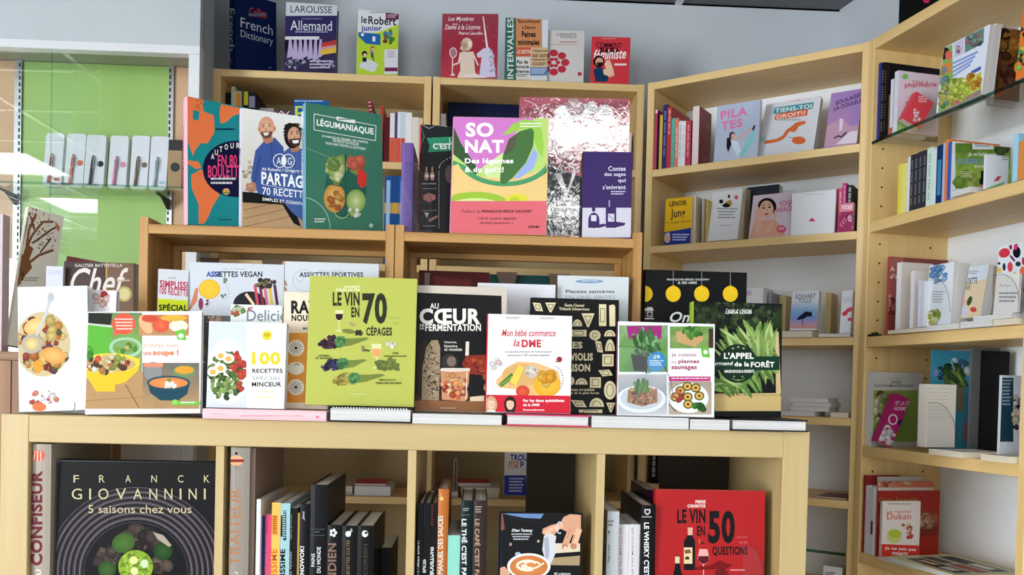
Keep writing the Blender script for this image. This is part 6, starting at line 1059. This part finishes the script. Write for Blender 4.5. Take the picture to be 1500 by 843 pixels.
flat('brown-edged book lying under the white spines on the third right shelf', RI, -.01, r3, 1300, 1358, .010, D=.12, cov='b89878', pages='cream')
def a_fl(A): A.zoom('H').rect(440, 50, 590, 420, 'e4e8ec').blobs(510, 140, 44, 60, 26, 13, ['4c78c0', '6a94d0', '8ab4dc', '5c88a0'], 3).blobs(490, 370, 34, 40, 34, 14, ['c8c460', 'a8b84c', '8aa040', 'd8dca0'], 4).lines(475, 235, 540, 300, 5, 'a8acb4', 3)
face('white book with blue flowers and thick pages on the third right shelf', RI, .005, r3+.013, 1355, 1392, 390, T=.07, lean=2, cov='e4e8ec', art=a_fl, xr_=None) if False else face('white book with blue flowers and thick pages on the third right shelf', RI, .005, r3+.013, 1356, 1392, 390, T=.045, lean=2, cov='e4e8ec', art=a_fl)
flat('white book lying under the blue flower book', RI, -.014, r3, 1356.5, 1404, .012, D=.12, cov='dcdfe4')
holder('clear acrylic stand before the blue flower book', RI, -.006, r3+.0125, 1360, 1391, 411, foot=False)
def a_ass(A): A.zoom('H').rect(610, 80, 780, 400, 'dcc8a8').poly([(622, 120), (768, 95), (760, 170), (622, 200)], 'd0dae4').lines(640, 130, 715, 150, 2, '8a8c90', 3).text("L'ASSIETTE", 628, 172, 708, 206, '4a4a4c', .02, sl=-12).text('SANTÉ', 624, 208, 672, 234, '4a4a4c', .03, sl=-6).ell(640, 290, 12, 24, 'e8a8a8').ell(668, 285, 12, 26, '3c5a34', 16, 20).ell(688, 330, 17, 13, 'c8483c').ell(638, 340, 18, 30, 'c8c8d8')
face('beige and blue diet book leaning back on the third right shelf', RI, .02, r3+.022, 1407, 1436, 392, T=.025, lean=9, cov='dcc8a8', art=a_ass)
edge('brown-paged book behind the diet book', RI, .05, r3, 1446, 1452, 390, cov='b8a890', pages='cream', xc=1457)
flat('white and blue book lying under the diet book', RI, -.014, r3, 1406.5, 1452, .014, D=.12, cov='c8dcec')
flat('white book lying on top of the blue one, third right shelf', RI, -.006, r3+.0145, 1425, 1482, .010, D=.11, cov='e0e2e4')
flat('cream book lying at the right end of the third right shelf', RI, -.012, r3, 1455, 1488, .013, D=.12, cov='d8c8a8', pages='cream')
def a_fruit(A):
    A.zoom('H').rect(790, -60, 1100, 360, 'e2e8f0')
    for x, y, rx, ry, c, r_ in ((847, 38, 30, 24, 'd83848', -20), (911, 34, 20, 30, '26242c', 0), (877, 110, 14, 26, 'e04858', 0), (918, 95, 14, 13, '2c4438', 0), (889, 66, 6, 22, '7a2c58', -40), (846, 110, 8, 20, '3a3048', 0), (822, 128, 11, 16, 'e8b850', 0), (927, 195, 10, 24, 'c83464', 10), (942, 132, 16, 24, 'e8784c', 0), (901, 145, 8, 12, 'f0c050', 0), (880, 8, 8, 14, '8a2c5c', 0), (906, 4, 10, 20, 'd83470', 10), (820, 92, 7, 7, '2c3038', 0), (945, 80, 8, 20, 'c83050', 0), (975, 40, 20, 30, 'e8a030', 0), (985, 130, 22, 26, '5c8a3c', 0), (960, 230, 16, 20, 'd83848', 0)): A.ell(x, y, rx, ry, c, 18, r_)
face('white book covered with colourful fruit, right edge of the third right shelf', RI, .03, r3+.022, 1454, 1512, 362, T=.02, lean=4, cov='e2e8f0', art=a_fruit)
face('white card with handwriting in a clear stand, in front of the fruit book', RI, .0, r3+.025, 1457, 1490, 405, T=.006, lean=2, cov='e4e0da', art=lambda A: A.zoom('H').lines(820, 240, 920, 300, 3, '8a8e98', 3).line([(822, 210), (834, 200)], 5, 'e07a80').line([(838, 212), (850, 200), (862, 212), (884, 205)], 2, '3a3a44'))
holder('clear rounded acrylic stand in front of the handwritten card', RI, -.012, r3+.025, 1452, 1492, 404, foot=False)
# fourth shelf
def a_ond(A): A.zoom('H').rect(155, 640, 430, 1010, 'c8c4bc').rect(172, 745, 400, 1010, '8aa04c').blobs(215, 830, 40, 80, 30, 22, ['7a9c3c', 'a8b860', '4a5c2c', '6a3a34', 'c8cc90'], 3).ring(230, 840, 36, 80, 9, '8a7c90', 170, 300).text('Les avantages des', 240, 680, 326, 692, '7aa050').text('ONDES', 262, 696, 316, 710, '3a3a3a', .01).text('ÉLECTROMAGNÉTIQUES ?', 180, 712, 386, 730, '3a3a3a', .01).poly([(172, 940), (260, 930), (260, 1010), (172, 1010)], '5c9c44')
edge('grey-green book about waves facing the viewer, left on the fourth right shelf', RI, .008, r4, 1267, 1276.5, 545, cov='c8c4bc', spine='e0e0de', xc=1348, art=a_ond)
def a_pk(A): A.zoom('X').rect(1280, 570, 1350, 660, 'b82870').text('ET LA CRISE', 1312, 588, 1340, 594, 'f0c8dc', .02).text('HORMONALE', 1310, 596, 1342, 602, 'f0c8dc', .02).blobs(1302, 638, 16, 14, 18, 5, ['f0e0e4', 'd83858', 'f4f0f0'], 3).ring(1308, 615, 7, 8, 2, 'f0d8e4').blobs(1320, 620, 6, 8, 6, 4, ['5a2878'], 4)
P = RI.pt(RI.uat(1284, .0, r4), .0, r4)
face('magenta booklet leaning to the left across the grey-green book', Unit(RI.pt(RI.uat(1285, -.005, r4), -.005, 0).x, RI.pt(RI.uat(1285, -.005, r4), -.005, 0).y, 8), 0, r4, 1285.5, 1305, 577, T=.03, tilt=-22, lean=0, cov='b82870', art=a_pk)
face('cream-paged thick book showing its pages on the fourth right shelf', Unit(RI.pt(RI.uat(1354.5, 0, r4), 0, 0).x, RI.pt(RI.uat(1354.5, 0, r4), 0, 0).y, 8), 0, r4+.013, 1355, 1398, 563, T=.03, lean=0, cov='e0d8cc', spine='e8e2d8', art=lambda A: A.zoom('H').lines(445, 735, 580, 900, 9, 'ccc2b4', 3, .25))
def a_bq(A):
    A.zoom('H').rect(450, 520, 720, 1100, '3f94b0').blobs(600, 640, 70, 60, 30, 16, ['3c6a8a', '8ac0d0', '4a7050', 'c8e0e4', '2c4c48'], 3).blobs(600, 690, 70, 60, 24, 18, ['3c5a34', '5c7a3c', '2c4430', '8aa04c'], 4, 2.5, 70).blobs(665, 660, 14, 24, 6, 11, ['d8e060', 'e4e8ec'], 5).ell(495, 655, 12, 18, '8a8ac8').blobs(520, 660, 16, 40, 10, 7, ['2c4c50'], 6).poly([(600, 730), (640, 730), (640, 850), (600, 850)], '8a8468').poly([(640, 900), (700, 1000), (690, 1060), (640, 1000)], 'b86868')
edge('blue book with a plant bouquet facing the viewer, middle of the fourth right shelf', RI, .06, r4, 1359, 1362, 513, cov='3f94b0', pages='white', xc=1433, art=a_bq)
edge('grey transparent-edged book just right of the blue bouquet book', RI, .12, r4, 1416, 1419, 509, cov='6a6c6c', W=.08)
edge('black book standing at the back of the fourth right shelf', RI, .13, r4, 1432, 1434, 514, cov='1b1719', xc=1474)
def a_dt(A): A.zoom('H').rect(810, 655, 950, 1010, 'c8ccd4').rect(822, 680, 893, 1010, '26404e').lines(835, 690, 885, 830, 8, '8aa0ac', 3).blobs(915, 820, 20, 60, 12, 12, ['8a7c74', '3a302c', 'c8b8a8'], 4).blobs(912, 900, 22, 60, 14, 14, ['8a7458', 'd8c8b0', '4a3a30'], 5)
edge('dark teal and grey book near the post on the fourth right shelf', RI, .02, r4+.012, 1460, 1464, 550, cov='c8ccd4', xc=1492, art=a_dt)
flat('cream book lying at the edge of the fourth right shelf, left one', RI, -.02, r4, 1360, 1410, .0125, D=.12, cov='e4e0d8', pages='cream')
flat('cream book lying at the edge of the fourth right shelf, right one', RI, -.02, r4, 1436, 1478, .0135, D=.12, cov='e4ddcc', pages='cream')
holder('clear acrylic stand before the cream-paged book on the fourth right shelf', RI, -.012, r4+.0135, 1357, 1400, 590, foot=False)
# fifth shelf
items = [('thin dark red spine', 1265.5, 697, '9c3038'), ('thin white spine', 1270, 712, 'dcdcdc'), ('blue-white spine', 1273.5, 715, 'd0dce8'), ('white spine with a wine-red label', 1277.5, 714, 'dfd8dc', dict(sart=lambda A: A.frac(.1, .5, .9, .7, '7a2448')))]
row(RI, .005, r5, 1262, ', lowest right shelf', items, 'thin spines on the lowest right shelf', W=.1)
edge('grey magazine-like book standing furthest back on the lowest right shelf', RI, .012, r5, 1281, 1282.5, 699, cov='a8a49c', xc=1349)
edge('book with an orange food photo band behind the red beauty book', RI, .009, r5, 1281.4, 1283, 706, cov='c88a6c', xc=1364, art=lambda A: A.zoom('I').rect(140, 395, 440, 430, 'c06848').blobs(250, 410, 90, 16, 24, 12, ['d88a60', 'a04430', 'e8b898'], 3).rect(140, 432, 440, 460, 'd8c8bc'))
def a_gym(A): A.zoom('I').rect(145, 440, 480, 800, 'a02c20').text('Gym beauté', 184, 478, 362, 504, 'c88a3c', .01).grad(150, 540, 460, 660, [(0, '8a2c1c'), (.4, 'a86a4c'), (.6, '6a3428'), (1, '94281c')], 8, .2).blobs(410, 590, 50, 30, 16, 18, ['b88460', '8a5840', 'c8a080'], 3).blobs(160, 640, 16, 60, 10, 12, ['b86a3c', '8a3c24'], 4)
edge('red beauty book with gold script facing the viewer on the lowest right shelf', RI, .005, r5, 1282.3, 1284.5, 720, cov='a02c20', spine='a8342c', xc=1374, art=a_gym)
def a_duk(A): A.zoom('I').rect(165, 480, 380, 780, 'ece4de').poly([(165, 698), (380, 704), (380, 780), (165, 780)], 'dc3c30').text('Les recettes', 220, 535, 334, 552, 'e08a74', .01).text('Dukan', 222, 552, 334, 582, 'e0604c', .01).text('Je ne sais pas', 212, 708, 358, 726, 'f8e8e0', .04, sl=8).text('maigrir', 246, 730, 322, 752, 'f8e8e0', .04, sl=4).ell(256, 660, 36, 34, 'd4dc84', 20).ell(258, 648, 30, 20, 'c0cc48', 18).blobs(325, 640, 14, 42, 14, 9, ['8a6a3c', '4a7a3c', 'c84838', 'e8d8b8'], 3).ell(298, 608, 9, 8, 'b07050').lines(225, 505, 335, 518, 1, 'b8a8a0', 3)
edge('white and red diet recipe paperback in front of the red beauty book', RI, -.002, r5, 1287, 1290.5, 735, cov='ece4de', spine='e0c8c0', xc=1346, art=a_duk)
fm = flat('white magazine lying under the yellow-edged one on the lowest right shelf', RI, -.015, r5, 1285, 1336, .006, D=.16, cov='dcdcd8')
fm = flat('yellow-edged magazine with black and red print lying on the lowest right shelf', RI, -.02, r5+.0065, 1303, 1400, .012, D=.18, cov='d8d050')
def a_mag(A): A.frac(.03, .02, .97, .98, 'c4c8b0').frac(.1, .1, .35, .9, '2a2c2c').frac(.4, .08, .6, .5, '9c3a34').frac(.65, .1, .9, .85, '3a3c3a').frac(.42, .55, .6, .9, '5a5c50').frac(.15, .2, .3, .5, 'd8d8c8').frac(.7, .2, .85, .4, 'd0d0c0').frac(.7, .5, .82, .75, 'c8b8a0')
A = Art(fm.matrix_world.copy(), (0, 0, 0), (1, 0, 0), (0, 0, 1), .18, RI.uat(1400, -.02, r5+.0065)-RI.uat(1303, -.02, r5+.0065), (0, -1, 0)); a_mag(A); A.done('cover_print', MAT['print'], fm)
# black poster box on top of the right bookcase
def a_po(A): A.zoom('F').rect(240, -200, 520, 150, '17151a').ell(410, -4, 20, 22, 'b8284c')
face('black cardboard display with a red shape standing on the right bookcase', RI, .02, rz(2.53)+.001, 1316, 1400, -90, T=.06, lean=0, cov='17151a', name='display_box', cat='box', art=a_po)
# black clip on the third right shelf
r = root('shelf_clip', 'small black clip at the left end of the third right shelf', 'clip', Matrix.Translation(RI.pt(RI.uat(1271, .0, r3), .0, r3)) @ Matrix.Rotation(RI.a, 4, 'Z'))
MB().bbox(0, 0, 0, .03, .02, .005).make('base', dark, r); MB().tube((.004, .01, .007), (.026, .01, .007), .003, n=8).make('spring', dark, r)

# print on the pink flat book's spine
ob, A = PKS
A.zoom('K').text('DES RECETTES ÉQUILIBRÉES POUR TOUTE LA FAMILLE', 516, 803, 820, 813, 'd87c8c', .01).lines(370, 797, 445, 806, 1, 'e0a0a8', 3).poly([(888, 805), (908, 814), (888, 822)], 'e0707c')
A.done('spine_print', MAT['print'], ob)
for b in BOOKS:
    if b[1] > .36 or b[2] > .4 or b[2] < .06: print('SIZE?', b)
